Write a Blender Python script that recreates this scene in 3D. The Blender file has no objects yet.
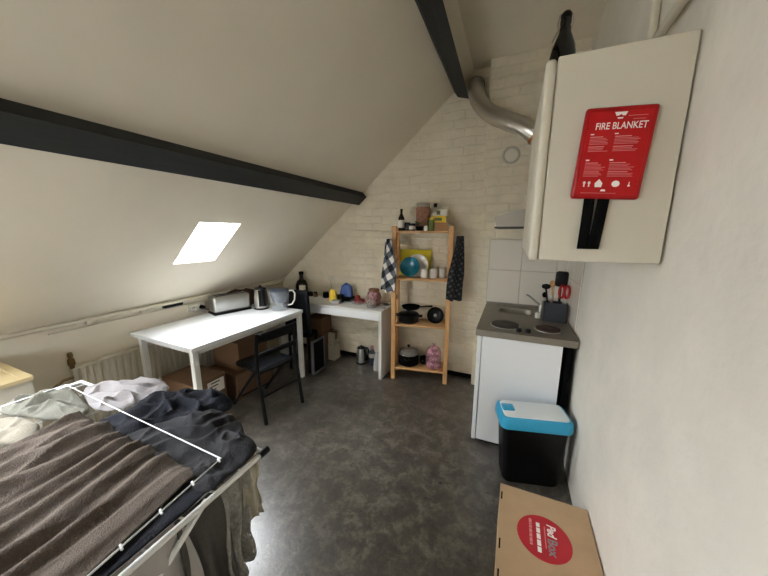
import bpy, bmesh, math, random
from mathutils import Vector, Matrix, noise
random.seed(7)
C = bpy.context.scene.collection
PI = math.pi

# ------------------------------------------------------------------ materials
def lin(h):
    h = h.lstrip('#')
    v = [int(h[i:i+2], 16)/255 for i in (0, 2, 4)]
    return tuple(x/12.92 if x <= .04045 else ((x+.055)/1.055)**2.4 for x in v) + (1,)

def mat(name, c, rough=.5, metal=0, var=0, vscale=8, bump=0, bscale=60, coat=0, stretch=None, c2=None, spec=.5):
    m = bpy.data.materials.new(name); m.use_nodes = True
    nt = m.node_tree; N = nt.nodes; L = nt.links
    b = N['Principled BSDF']
    b.inputs['Base Color'].default_value = lin(c)
    b.inputs['Roughness'].default_value = rough
    b.inputs['Metallic'].default_value = metal
    b.inputs['Coat Weight'].default_value = coat; b.inputs['Coat Roughness'].default_value = .28
    b.inputs['Specular IOR Level'].default_value = spec
    tc = N.new('ShaderNodeTexCoord'); vec = tc.outputs['Object']
    if stretch:
        mp = N.new('ShaderNodeMapping'); mp.inputs['Scale'].default_value = stretch
        L.new(vec, mp.inputs['Vector']); vec = mp.outputs['Vector']
    if var or c2:
        n = N.new('ShaderNodeTexNoise'); n.inputs['Scale'].default_value = vscale
        n.inputs['Detail'].default_value = 6; n.inputs['Roughness'].default_value = .6
        L.new(vec, n.inputs['Vector'])
        r = N.new('ShaderNodeValToRGB')
        a = lin(c)
        if c2: lo, hi = a, lin(c2)
        else:
            lo = tuple(x*(1-var) for x in a[:3])+(1,); hi = tuple(min(1, x*(1+var)) for x in a[:3])+(1,)
        r.color_ramp.elements[0].position = .32; r.color_ramp.elements[1].position = .68
        r.color_ramp.elements[0].color = lo; r.color_ramp.elements[1].color = hi
        L.new(n.outputs['Fac'], r.inputs['Fac']); L.new(r.outputs['Color'], b.inputs['Base Color'])
    if bump:
        n2 = N.new('ShaderNodeTexNoise'); n2.inputs['Scale'].default_value = bscale
        n2.inputs['Detail'].default_value = 4
        L.new(vec, n2.inputs['Vector'])
        bp = N.new('ShaderNodeBump'); bp.inputs['Strength'].default_value = bump
        bp.inputs['Distance'].default_value = .01
        L.new(n2.outputs['Fac'], bp.inputs['Height']); L.new(bp.outputs['Normal'], b.inputs['Normal'])
    return m

def brick_mat(name, c):
    m = mat(name, c, .85, var=.07, vscale=5)
    nt = m.node_tree; N = nt.nodes; L = nt.links; b = N['Principled BSDF']
    tc = N.new('ShaderNodeTexCoord'); s = N.new('ShaderNodeSeparateXYZ'); L.new(tc.outputs['Object'], s.inputs[0])
    ns = N.new('ShaderNodeTexNoise'); ns.inputs['Scale'].default_value = 6; L.new(tc.outputs['Object'], ns.inputs['Vector'])
    ad = N.new('ShaderNodeMath'); ad.operation = 'ADD'; L.new(s.outputs['X'], ad.inputs[0]); L.new(s.outputs['Y'], ad.inputs[1])
    wz = N.new('ShaderNodeMath'); wz.operation = 'MULTIPLY_ADD'; L.new(ns.outputs['Fac'], wz.inputs[0]); wz.inputs[1].default_value = .05; L.new(s.outputs['Z'], wz.inputs[2])
    cb = N.new('ShaderNodeCombineXYZ'); L.new(ad.outputs[0], cb.inputs[0]); L.new(wz.outputs[0], cb.inputs[1])
    br = N.new('ShaderNodeTexBrick'); br.inputs['Scale'].default_value = 1
    br.inputs['Brick Width'].default_value = .23; br.inputs['Row Height'].default_value = .085
    br.inputs['Mortar Size'].default_value = .014; br.inputs['Mortar Smooth'].default_value = 1
    br.inputs['Color1'].default_value = (1, 1, 1, 1); br.inputs['Color2'].default_value = (.75, .75, .75, 1); br.inputs['Mortar'].default_value = (0, 0, 0, 1)
    L.new(cb.outputs[0], br.inputs['Vector'])
    n2 = N.new('ShaderNodeTexNoise'); n2.inputs['Scale'].default_value = 22; n2.inputs['Detail'].default_value = 5; L.new(tc.outputs['Object'], n2.inputs['Vector'])
    mx = N.new('ShaderNodeMath'); mx.operation = 'MULTIPLY_ADD'; L.new(n2.outputs['Fac'], mx.inputs[0]); mx.inputs[1].default_value = 1.8; L.new(br.outputs['Color'], mx.inputs[2])
    bp = N.new('ShaderNodeBump'); bp.inputs['Strength'].default_value = .42; bp.inputs['Distance'].default_value = .012
    L.new(mx.outputs[0], bp.inputs['Height']); L.new(bp.outputs['Normal'], b.inputs['Normal'])
    return m

def check_mat(name, size, a, c, mid, rot=.6):
    m = mat(name, a, .9)
    nt = m.node_tree; N = nt.nodes; L = nt.links; b = N['Principled BSDF']
    tc = N.new('ShaderNodeTexCoord'); mp = N.new('ShaderNodeMapping'); mp.inputs['Scale'].default_value = (1/size,)*3; mp.inputs['Rotation'].default_value = (0, 0, rot)
    L.new(tc.outputs['UV'], mp.inputs[0]); s = N.new('ShaderNodeSeparateXYZ'); L.new(mp.outputs[0], s.inputs[0])
    out = []
    for k in 'XY':
        f = N.new('ShaderNodeMath'); f.operation = 'PINGPONG'; f.inputs[1].default_value = 1; L.new(s.outputs[k], f.inputs[0])
        g = N.new('ShaderNodeMath'); g.operation = 'GREATER_THAN'; g.inputs[1].default_value = .5; L.new(f.outputs[0], g.inputs[0]); out.append(g)
    ad = N.new('ShaderNodeMath'); ad.operation = 'ADD'; L.new(out[0].outputs[0], ad.inputs[0]); L.new(out[1].outputs[0], ad.inputs[1])
    dv = N.new('ShaderNodeMath'); dv.operation = 'MULTIPLY'; dv.inputs[1].default_value = .5; L.new(ad.outputs[0], dv.inputs[0])
    r = N.new('ShaderNodeValToRGB'); r.color_ramp.interpolation = 'CONSTANT'
    r.color_ramp.elements[0].color = lin(a); r.color_ramp.elements[1].position = .25; r.color_ramp.elements[1].color = lin(mid)
    e = r.color_ramp.elements.new(.75); e.color = lin(c)
    L.new(dv.outputs[0], r.inputs[0]); L.new(r.outputs[0], b.inputs['Base Color'])
    return m

def glass_mat(name, c, alpha, rough=.08):
    m = bpy.data.materials.new(name); m.use_nodes = True
    nt = m.node_tree; N = nt.nodes; L = nt.links
    b = N['Principled BSDF']; b.inputs['Base Color'].default_value = lin(c); b.inputs['Roughness'].default_value = rough
    b.inputs['Alpha'].default_value = alpha
    return m

M = {}
M['plaster'] = mat('plaster', '#e2dac8', .9, var=.03, vscale=3, bump=.12, bscale=14)
M['slope'] = mat('sloped plaster', '#e4dccb', .9, var=.03, vscale=2, bump=.08, bscale=18)
M['rwall'] = mat('rough plaster', '#dfdacf', .85, var=.05, vscale=4, bump=.55, bscale=12)
M['brick'] = brick_mat('painted brick', '#d8ceb8')
M['tile'] = mat('wall tile', '#d9d3c8', .25, spec=.5)
M['grout'] = mat('grout', '#b8b2a6', .9)
M['beam'] = mat('black beam', '#232625', .6, var=.25, vscale=6, bump=.15, bscale=12, stretch=(6, .6, 6))
M['white'] = mat('white lacquer', '#e6e8ea', .35)
M['white_w'] = mat('white furniture', '#dcdcd8', .45)
M['cream'] = mat('cream paint', '#cfc8b7', .5)
M['steel'] = mat('steel', '#b9b8b4', .3, 1)
M['worktop'] = mat('dull steel worktop', '#8d877b', .45, .6, var=.08, vscale=30)
M['alu'] = mat('aluminium duct', '#d6d4ce', .28, 1, bump=.3, bscale=30)
M['black'] = mat('black plastic', '#070708', .45, spec=.22)
M['blackm'] = mat('matt black', '#080808', .85, spec=.1)
M['blackseat'] = mat('black seat pad', '#0e1117', .26, spec=.6)
M['plate'] = mat('hotplate iron', '#38332f', .5, .2)
M['rust'] = mat('worn hotplate', '#4a3328', .6, .1, c2='#2d2a28', vscale=30)
M['pine'] = mat('pine wood', '#c08d56', .55, vscale=7, c2='#d7aa74', stretch=(9, 9, 1))
M['pine_h'] = mat('pine wood shelf', '#c6955e', .55, vscale=7, c2='#d9ae7a', stretch=(1, 9, 9))
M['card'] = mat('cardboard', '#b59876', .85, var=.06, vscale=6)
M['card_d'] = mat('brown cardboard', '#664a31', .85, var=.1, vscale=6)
M['red'] = mat('red plastic', '#a30b11', .4, spec=.3)
M['redp'] = mat('red print', '#b3222d', .6)
M['wprint'] = mat('white print', '#f0e9e4', .6)
M['pprint'] = mat('pale red print', '#d9898a', .6)
M['gprint'] = mat('grey print', '#8d8484', .6)
M['blue'] = mat('turquoise plastic', '#2f9fc9', .35)
M['lidw'] = mat('pale lid', '#dfe4e6', .3)
M['towel'] = mat('brown grey towel', '#5f544b', .95, var=.12, vscale=90, bump=.6, bscale=260)
M['navy'] = mat('navy cotton', '#10131e', .95, var=.15, vscale=60, bump=.4, bscale=200)
M['jean'] = mat('charcoal denim', '#27272a', .95, var=.15, vscale=70, bump=.4, bscale=220)
M['sheet'] = mat('white cotton', '#a9a6a4', .9, bump=.2, bscale=90)
M['hood'] = mat('grey green cotton', '#67665d', .95, var=.06, vscale=60, bump=.4, bscale=200)
M['creamc'] = mat('cream cotton', '#a09a8b', .95, bump=.3, bscale=150)
M['trouser'] = mat('dark taupe cloth', '#4b4844', .95, var=.1, vscale=60, bump=.3, bscale=200)
M['lace'] = mat('grey knit', '#9b9993', .95, vscale=60, c2='#7d7b76', bump=.8, bscale=120)
M['sheet_l'] = mat('pale lilac cotton', '#8f8b8c', .9, bump=.2, bscale=90)
M['cream_l'] = mat('stone cotton', '#7f796c', .95, bump=.3, bscale=150)
M['vinyl'] = None
M['brown_glass'] = mat('brown glass', '#0d0906', .12, spec=.6)
M['label'] = mat('paper label', '#ded8cb', .7)
M['teal'] = mat('teal glaze', '#1f7388', .2, var=.2, vscale=20)
M['whitec'] = mat('white ceramic', '#d8d4ca', .2)
M['lime'] = mat('lime plastic', '#c4b915', .45)
M['yellow'] = mat('yellow pack', '#d9b827', .5)
M['green'] = mat('green leaf', '#5b6a30', .6)
M['rbrown'] = mat('red brown pack', '#6d3a28', .6, c2='#a07a62', vscale=40)
M['wood_d'] = mat('wooden box', '#9a6f46', .6)
M['bluec'] = mat('blue plastic', '#3d5b9c', .4)
M['cherry'] = mat('red fruit', '#a51f22', .4, c2='#6c1517', vscale=40)
M['maroon'] = mat('maroon pack', '#5f2327', .5, c2='#b9979a', vscale=45)
M['magenta'] = mat('pink net', '#87304f', .6, c2='#e0c0c4', vscale=40)
M['brass'] = mat('old brass', '#7b6440', .45, .8)
M['copper'] = mat('copper', '#c5844c', .35, .9)
M['ltwood'] = mat('pale birch', '#c9b78e', .5, var=.04, vscale=4)
M['clear'] = glass_mat('clear plastic', '#dfe6ee', .09)
M['smoke'] = glass_mat('smoky plastic', '#3d4452', .8)
M['lidglass'] = glass_mat('glass lid', '#9b9790', .45)
M['skyglass'] = glass_mat('window glass', '#ffffff', .06, .02)
M['check'] = check_mat('black white gingham', .065, '#d9d6d0', '#16181d', '#5d6068')
M['check_s'] = check_mat('dark gingham', .022, '#4a4a4a', '#0f1013', '#1c1d21')

def floor_mat():
    m = mat('slate vinyl', '#56524b', .42, spec=.6, coat=.6)
    nt = m.node_tree; N = nt.nodes; L = nt.links; b = N['Principled BSDF']
    tc = N.new('ShaderNodeTexCoord')
    def nz(scale, det, dist=0):
        n = N.new('ShaderNodeTexNoise'); n.inputs['Scale'].default_value = scale; n.inputs['Detail'].default_value = det
        n.inputs['Roughness'].default_value = .65; n.inputs['Distortion'].default_value = dist
        L.new(tc.outputs['Object'], n.inputs['Vector']); return n
    a, d = nz(9, 10, .5), nz(42, 8, .8)
    mx = N.new('ShaderNodeMath'); mx.operation = 'MULTIPLY_ADD'; L.new(d.outputs['Fac'], mx.inputs[0]); mx.inputs[1].default_value = .55; L.new(a.outputs['Fac'], mx.inputs[2])
    r = N.new('ShaderNodeValToRGB'); E = r.color_ramp.elements
    E[0].position = .54; E[0].color = lin('#35322d'); E[1].position = 1.0; E[1].color = lin('#716c62')
    e = E.new(.76); e.color = lin('#4b4740')
    L.new(mx.outputs[0], r.inputs[0]); L.new(r.outputs[0], b.inputs['Base Color'])
    rr = N.new('ShaderNodeMapRange'); rr.inputs['To Min'].default_value = .2; rr.inputs['To Max'].default_value = .42
    L.new(d.outputs['Fac'], rr.inputs[0]); L.new(rr.outputs[0], b.inputs['Roughness'])
    bp = N.new('ShaderNodeBump'); bp.inputs['Strength'].default_value = .25; bp.inputs['Distance'].default_value = .004
    L.new(d.outputs['Fac'], bp.inputs['Height']); L.new(bp.outputs['Normal'], b.inputs['Normal'])
    return m
M['vinyl'] = floor_mat()

# ------------------------------------------------------------------ mesh helpers
class MB:
    def __init__(s): s.bm = bmesh.new(); s.uv = None
    def _xf(s, vs, mtx):
        if mtx is not None: bmesh.ops.transform(s.bm, matrix=mtx, verts=vs)
    def box(s, x0, x1, y0, y1, z0, z1, bev=0, mtx=None, seg=2):
        r = bmesh.ops.create_cube(s.bm, size=1)
        vs = r['verts']
        for v in vs:
            v.co = Vector(((x0+x1)/2+v.co.x*(x1-x0), (y0+y1)/2+v.co.y*(y1-y0), (z0+z1)/2+v.co.z*(z1-z0)))
        if bev:
            es = {e for v in vs for e in v.link_edges}
            rr = bmesh.ops.bevel(s.bm, geom=list(es), offset=bev, segments=seg, affect='EDGES', profile=.5)
            vs = list({v for f in rr['faces'] for v in f.verts} | {v for v in vs if v.is_valid})
        s._xf(vs, mtx); return s
    def tube(s, pts, r, n=8, caps=True, closed=False):
        pts = [Vector(p) for p in pts]; k = len(pts)
        rs = r if isinstance(r, (list, tuple)) else [r]*k
        rings = []; up = None
        for i, p in enumerate(pts):
            a = pts[(i-1) % k] if (closed or i > 0) else p
            b = pts[(i+1) % k] if (closed or i < k-1) else p
            t = (b-a).normalized()
            if up is None:
                up = Vector((0, 0, 1)) if abs(t.z) < .9 else Vector((1, 0, 0))
            u = (up - t*up.dot(t))
            if u.length < 1e-4: u = t.orthogonal()
            u.normalize(); w = t.cross(u); up = u
            rings.append([s.bm.verts.new(p+(u*math.cos(2*PI*j/n)+w*math.sin(2*PI*j/n))*rs[i]) for j in range(n)])
        m = k if closed else k-1
        for i in range(m):
            A, B = rings[i], rings[(i+1) % k]
            for j in range(n):
                s.bm.faces.new((A[j], A[(j+1) % n], B[(j+1) % n], B[j]))
        if caps and not closed:
            s.bm.faces.new(list(reversed(rings[0]))); s.bm.faces.new(rings[-1])
        return s
    def lathe(s, prof, cx=0, cy=0, n=20, cap0=True, cap1=True, mtx=None, sx=1, sy=1):
        rings = []
        for r, z in prof:
            rings.append([s.bm.verts.new((cx+r*sx*math.cos(2*PI*j/n), cy+r*sy*math.sin(2*PI*j/n), z)) for j in range(n)])
        for A, B in zip(rings, rings[1:]):
            for j in range(n):
                s.bm.faces.new((A[j], A[(j+1) % n], B[(j+1) % n], B[j]))
        if cap0: s.bm.faces.new(list(reversed(rings[0])))
        if cap1: s.bm.faces.new(rings[-1])
        s._xf([v for R in rings for v in R], mtx)
        return s
    def prism(s, poly, p0, p1, ax='y'):
        # poly: list of 2D points; extruded along ax from p0 to p1
        def P(a, b, t): return {'y': (a, t, b), 'x': (t, a, b), 'z': (a, b, t)}[ax]
        A = [s.bm.verts.new(P(a, b, p0)) for a, b in poly]; B = [s.bm.verts.new(P(a, b, p1)) for a, b in poly]
        n = len(poly)
        for j in range(n): s.bm.faces.new((A[j], A[(j+1) % n], B[(j+1) % n], B[j]))
        s.bm.faces.new(list(reversed(A))); s.bm.faces.new(B); return s
    def quad(s, *ps):
        s.bm.faces.new([s.bm.verts.new(p) for p in ps]); return s
    def grid(s, f, nu, nv, uvs=None):
        V = [[s.bm.verts.new(f(i/nu, j/nv)) for j in range(nv+1)] for i in range(nu+1)]
        lay = s.bm.loops.layers.uv.verify() if uvs else None
        for i in range(nu):
            for j in range(nv):
                fc = s.bm.faces.new((V[i][j], V[i+1][j], V[i+1][j+1], V[i][j+1]))
                if lay:
                    for lp, (a, b) in zip(fc.loops, ((i, j), (i+1, j), (i+1, j+1), (i, j+1))):
                        lp[lay].uv = (a/nu*uvs[0], b/nv*uvs[1])
        return s
    def build(s, name, m, parent=None, smooth=False, solid=0, recalc=True, subsurf=0):
        if recalc: bmesh.ops.recalc_face_normals(s.bm, faces=s.bm.faces)
        me = bpy.data.meshes.new(name); s.bm.to_mesh(me); s.bm.free()
        me.materials.append(m if not isinstance(m, str) else M[m])
        if smooth:
            me.polygons.foreach_set('use_smooth', [True]*len(me.polygons))
            try: me.set_sharp_from_angle(angle=math.radians(45))
            except Exception: pass
        o = bpy.data.objects.new(name, me); C.objects.link(o)
        if parent: o.parent = parent
        if solid:
            md = o.modifiers.new('thick', 'SOLIDIFY'); md.thickness = solid; md.offset = 0
        if subsurf:
            md = o.modifiers.new('sub', 'SUBSURF'); md.levels = subsurf; md.render_levels = subsurf
        return o

def tag(o, label, cat=None, group=None, kind=None):
    o['label'] = label
    if cat: o['category'] = cat
    if group: o['group'] = group
    if kind: o['kind'] = kind
    return o
def thing(name, label, cat, loc=(0, 0, 0), rz=0, group=None):
    o = bpy.data.objects.new(name, None); C.objects.link(o); o.empty_display_size = .05
    o.location = loc; o.rotation_euler = (0, 0, rz)
    return tag(o, label, cat, group)
def at(o, loc, rz=0):
    o.location = loc; o.rotation_euler = (0, 0, rz); return o
def struct(o, label, cat='room'):
    return tag(o, label, cat, None, 'structure')
def text(name, body, size, m, parent, mtx, align='CENTER', sx=1, shear=0, bold=0):
    cu = bpy.data.curves.new(name, 'FONT'); cu.body = body; cu.size = size; cu.align_x = align; cu.align_y = 'CENTER'
    cu.shear = shear; cu.offset = bold; cu.extrude = .0004
    t = bpy.data.objects.new(name, cu); C.objects.link(t)
    dg = bpy.context.evaluated_depsgraph_get()
    me = bpy.data.meshes.new_from_object(t.evaluated_get(dg))
    C.objects.unlink(t); bpy.data.objects.remove(t)
    me.transform(mtx @ Matrix.Diagonal((sx, 1, 1, 1)))
    me.materials.clear(); me.materials.append(M[m])
    o = bpy.data.objects.new(name, me); C.objects.link(o); o.parent = parent
    return o
def ns(x, y, z=0): return noise.noise(Vector((x, y, z)))

# ------------------------------------------------------------------ room
XL, XR, YB, YF, ZC = -3.02, .46, 3.3, -1.7, 3.2
SL = .88; X0, Z0 = -.65, 3.05
def sz(x): return Z0 + SL*(x-X0)
XT = X0 + (ZC-Z0)/SL
ZK = sz(XL)
# floor slab (top at 0)
b = MB(); b.box(XL-.1, XR+.1, YF-.1, YB+.2, -.1, 0); struct(b.build('floor', 'vinyl'), 'dark grey mottled slate look vinyl floor', 'floor')
b = MB(); b.box(XL-.1, XL, YF, YB, 0, ZK+.02); struct(b.build('wall_left', 'plaster'), 'low white knee wall behind the radiator and white table', 'wall')
b = MB(); b.box(XR, XR+.1, YF, YB, 0, ZC+.05); struct(b.build('wall_right', 'rwall'), 'rough white plaster wall beside the kitchen unit', 'wall')
b = MB(); b.box(XL-.1, XR+.1, YB, YB+.12, 0, ZC+.1); struct(b.build('wall_back', 'brick'), 'cream painted brick gable wall behind the pine shelf', 'wall')
FW = (-2.2, -1.3, .85, 1.75)  # opening for an unseen window, added behind the camera to brighten the room
b = MB()
for x0_, x1_, z0_, z1_ in ((XL-.1, FW[0], 0, ZC+.1), (FW[1], XR+.1, 0, ZC+.1), (FW[0], FW[1], 0, FW[2]), (FW[0], FW[1], FW[3], ZC+.1)):
    b.box(x0_, x1_, YF-.1, YF, z0_, z1_)
struct(b.build('wall_front', 'plaster'), 'plain white wall with an added casement window opposite the brick gable', 'wall')
t = thing('window_3_added', 'unseen white casement window added opposite the brick gable to light the room', 'window', ((FW[0]+FW[1])/2, YF-.05, (FW[2]+FW[3])/2)); t['kind'] = 'structure'
w_, h_ = (FW[1]-FW[0])/2, (FW[3]-FW[2])/2
b = MB()
for x0_, x1_, z0_, z1_ in ((-w_, -w_+.06, -h_, h_), (w_-.06, w_, -h_, h_), (-.04, .04, -h_, h_), (-w_, w_, h_-.06, h_), (-w_, w_, -h_, -h_+.06)): b.box(x0_, x1_, -.03, .03, z0_, z1_)
b.build('window_frame', 'white', t)
b = MB(); b.quad((-w_, 0, -h_), (w_, 0, -h_), (w_, 0, h_), (-w_, 0, h_)); b.build('window_pane', 'skyglass', t)

b = MB(); b.box(-.315, XR, 3.16, YB+.01, 0, ZC+.02); struct(b.build('wall_chimney', 'brick'), 'cream brick chimney breast behind the kitchen unit', 'wall')
b = MB(); b.box(XT-.03, XR+.1, YF, YB, ZC, ZC+.1); struct(b.build('ceiling', 'plaster'), 'narrow flat ceiling along the ridge', 'ceiling')

# sloped ceiling with openings for the visible skylight and an added one, built as a slab
W1 = (-2.535, -2.16, 1.525, 1.895)
W2 = (-2.35, -1.88, -.5, .25)  # unseen skylight, added out of view as a light source
def slope_pt(x, y, off=0):   # off: along outward normal
    n = Vector((-SL, 0, 1)).normalized()
    return Vector((x, y, sz(x))) + n*off
xs = sorted({XL-.02, W1[0], W1[1], W2[0], W2[1], XT+.01}); ys = sorted({YF, W1[2], W1[3], W2[2], W2[3], YB})
b = MB()
def hole(x, y): return any(w[0] < x < w[1] and w[2] < y < w[3] for w in (W1, W2))
for i in range(len(xs)-1):
    for j in range(len(ys)-1):
        if hole((xs[i]+xs[i+1])/2, (ys[j]+ys[j+1])/2): continue
        c = [(xs[i], ys[j]), (xs[i+1], ys[j]), (xs[i+1], ys[j+1]), (xs[i], ys[j+1])]
        b.quad(*[slope_pt(x, y) for x, y in c]); b.quad(*[slope_pt(x, y, .14) for x, y in c])
for w in (W1, W2):
    c = [(w[0], w[2]), (w[1], w[2]), (w[1], w[3]), (w[0], w[3])]
    for k in range(4):
        p, q = c[k], c[(k+1) % 4]
        b.quad(slope_pt(*p), slope_pt(*q), slope_pt(*q, .14), slope_pt(*p, .14))
struct(b.build('ceiling_slope', 'slope'), 'white sloping attic ceiling with the small skylight', 'ceiling')
def skylight(name, w, label):
    r = thing(name, label, 'window', slope_pt((w[0]+w[1])/2, (w[2]+w[3])/2)); r['kind'] = 'structure'
    o = r.location.copy()
    def ring(x0, x1, y0, y1, t, o0, o1):
        b = MB()
        outer = [(x0, y0), (x1, y0), (x1, y1), (x0, y1)]; inner = [(x0+t, y0+t), (x1-t, y0+t), (x1-t, y1-t), (x0+t, y1-t)]
        for k in range(4):
            k2 = (k+1) % 4
            for oo in (o0, o1):
                b.quad(*[slope_pt(*p, oo)-o for p in (outer[k], outer[k2], inner[k2], inner[k])])
            b.quad(*[slope_pt(*p, q)-o for p, q in ((inner[k], o0), (inner[k2], o0), (inner[k2], o1), (inner[k], o1))])
        return b
    ring(*w, .012, .085, .125).build('window_frame', 'white', r)
    b = MB(); b.quad(*[slope_pt(x, y, .105)-o for x, y in ((w[0], w[2]), (w[1], w[2]), (w[1], w[3]), (w[0], w[3]))]); b.build('window_pane', 'skyglass', r)
    return r
skylight('window_1', W1, 'small bright skylight in the slope above the white table')
skylight('window_2_added', W2, 'unseen skylight added in the slope above the drying rack to light the room')

# beams (purlins)
nrm = Vector((SL, 0, -1)).normalized()      # into the room
def beam(name, xu, xl, dep, y0, y1, label):
    b = MB()
    def P(x, d, y): v = Vector((x, y, sz(x))) + nrm*d; return (v.x, v.z)
    b.prism([P(xu, -.02, 0), P(xu, dep, 0), P(xl, dep, 0), P(xl, -.02, 0)], y0, y1)
    return struct(b.build(name, 'beam'), label, 'beam')
beam('trim_1', -1.707, -1.811, .075, YF, YB-.005, 'lower black beam across the sloping ceiling')
b = MB()
for y in (0,):
    def sec(y, dx): return [(-.663, sz(-.663)-.005), (-.625, sz(-.663)-.055), (-.515+dx, 2.952), (-.60+dx*.9, sz(-.60+dx*.9)+.01), (-.64, sz(-.64)+.02)]
    A = [b.bm.verts.new((a, YB-.005, c)) for a, c in sec(YB, 0)]; B_ = [b.bm.verts.new((a, YF, c)) for a, c in sec(YF, .14)]
    for j in range(5): b.bm.faces.new((A[j], A[(j+1) % 5], B_[(j+1) % 5], B_[j]))
    b.bm.faces.new(A); b.bm.faces.new(B_)
struct(b.build('trim_2', 'beam'), 'black ridge beam along the top of the slope', 'beam')
b = MB(); b.box(-2.9, -.32, YB-.012, YB+.001, 0, .05); struct(b.build('baseboard_back', 'blackm'), 'thin dark skirting at the foot of the brick wall', 'skirting')

# tiled splashback
b = MB()
b.box(-.218, XR-.001, 3.150, 3.161, .94, 1.59); b.box(XR-.005, XR+.001, 2.40, 3.155, .94, 1.59)
tw = struct(b.build('wall_tiles', 'grout'), 'cream square tiles above the worktop', 'tiles')
b = MB()
for z0_, z1_ in ((.96, 1.287), (1.292, 1.585)):
    for x0_, x1_ in ((-.213, .082), (.087, .382), (.387, XR-.007)):
        b.box(x0_, x1_, 3.144, 3.153, z0_, z1_, .003)
    for y0_, y1_ in ((2.405, 2.72), (2.725, 3.0), (3.005, 3.142)):
        b.box(XR-.009, XR-.003, y0_, y1_, z0_, z1_, .003)
b.build('tile', 'tile', tw)

# ------------------------------------------------------------------ left wall: pipe, radiator, near cabinet
t = thing('heating_pipe', 'cream painted heating pipe running along the top of the knee wall', 'pipe', (XL+.03, .8, ZK))
L0 = Vector(t.location)
b = MB(); b.tube([Vector((-2.952, -1.6, .985))-L0, Vector((-2.952, 3.25, .985))-L0], .016, 10); b.build('pipe_run', 'cream', t, True)
b = MB(); b.tube([Vector((-3.008, .9, .925))-L0, Vector((-3.008, 3.2, .925))-L0], .006, 6); b.build('thin_cable', 'cream', t, True)
for y in (1.12, 2.3):
    b = MB(); b.box(.0, .06, y-.8-.035, y-.8+.035, -.02, .014, .006, Matrix.Translation((0, 0, .985-ZK-.012))); b.build('clamp', 'cream', t, True)
b = MB(); b.box(-3.018, -2.972, 1.47, 1.60, .934, .964, .006)
tag(b.build('junction_box', 'cream', None, True), 'small cream junction box on the pipe above the table edge', 'junction box')
b = MB(); b.box(-3.018, -2.97, 1.66, 1.84, .934, .966, .012)
t = b.build('socket_strip', 'black', None, True); tag(t, 'short black socket block under the slope above the white table', 'socket')

t = thing('radiator', 'white panel radiator on the knee wall beneath the table', 'radiator', (XL+.01, .97, .14))
RW, RH = 1.35, .50
b = MB()
n = 27
prof = []
for i in range(n):
    y = .03+i*(RW-.06)/n; s = (RW-.06)/n
    prof += [(y, .035), (y+s*.25, .052), (y+s*.65, .052), (y+s*.9, .035)]
prof = [(0, .035)] + prof + [(RW, .035), (RW, .01), (0, .01)]
b.prism([(x, y) for y, x in prof], 0, RH-.012, 'z'); b.build('front_panel', 'cream', t)
b = MB()
b.box(.005, .056, -.004, .02, 0, RH); b.build('end_cap', 'cream', t)
b = MB(); b.box(.005, .056, RW-.02, RW+.004, 0, RH); b.build('end_cap', 'cream', t)
b = MB(); b.box(.0, .058, 0, RW, RH-.012, RH+.003)
for i in range(44): b.box(.02, .042, .03+i*.03, .045+i*.03, RH+.001, RH+.006)
b.build('top_grille', 'cream', t)
b = MB(); b.tube([(.04, 0, .43), (.04, -.06, .43), (.04, -.11, .40), (.04, -.13, .34), (.04, -.13, -.10)], .011, 8); vv = b.build('valve', 'brass', t, True)
b = MB(); b.tube([(.04, -.13, .36), (.07, -.145, .365), (.13, -.165, .37)], [.026, .028, .022], 12); b.build('valve_knob', 'white', vv, True)
b = MB(); b.tube([(.04, -.115, .36), (.06, -.125, .36)], .03, 12); b.build('valve_collar', 'black', vv, True)
b = MB(); b.lathe([(.012, .0), (.015, .02), (.022, .04), (.02, .07), (.012, .09), (.018, .1), (.014, .125)], .045, .0, 12, mtx=Matrix.Translation((0, 0, RH))); b.build('air_valve', 'brass', t, True)

t = thing('low_cabinet', 'pale low cabinet with birch top at the near end of the knee wall', 'cabinet', (-2.71, .1, 0))
b = MB(); b.box(-.29, .285, -.85, .525, .0, .835); b.build('body', 'cream', t)
b = MB(); b.box(-.295, .292, -.855, .532, .835, .85, .002); tp = b.build('top', 'ltwood', t)
b = MB()
for y0_, y1_, x0_, x1_ in ((.49, .532, -.295, .292), (-.855, -.81, -.295, .292), (-.81, .49, .25, .292), (-.81, .49, -.295, -.255)):
    b.box(x0_, x1_, y0_, y1_, .85, .856)
b.build('top_rim', 'ltwood', tp)

# ------------------------------------------------------------------ white table and things on it
TZ = .80
t = thing('table', 'long white table under the skylight beside the knee wall', 'table', (-2.53, 1.94, 0), math.radians(-1.5))
b = MB(); b.box(-.41, .415, -.6, .645, TZ-.034, TZ, .003); b.build('tabletop', 'white', t)
b = MB()
for x0_, x1_, y0_, y1_ in ((-.30, .37, -.55, -.53), (-.30, .37, .60, .62), (-.31, -.29, -.53, .60), (.365, .385, -.53, .60)):
    b.box(x0_, x1_, y0_, y1_, TZ-.075, TZ-.034)
b.build('apron', 'white_w', t)
for sx in (-1, 1):
    for sy in (-1, 1):
        b = MB(); x, y = (.383 if sx > 0 else -.30), (.615 if sy > 0 else -.565); b.box(x-.022, x+.022, y-.022, y+.022, 0, TZ-.034, .003); b.build('leg', 'white_w', t)

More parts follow.
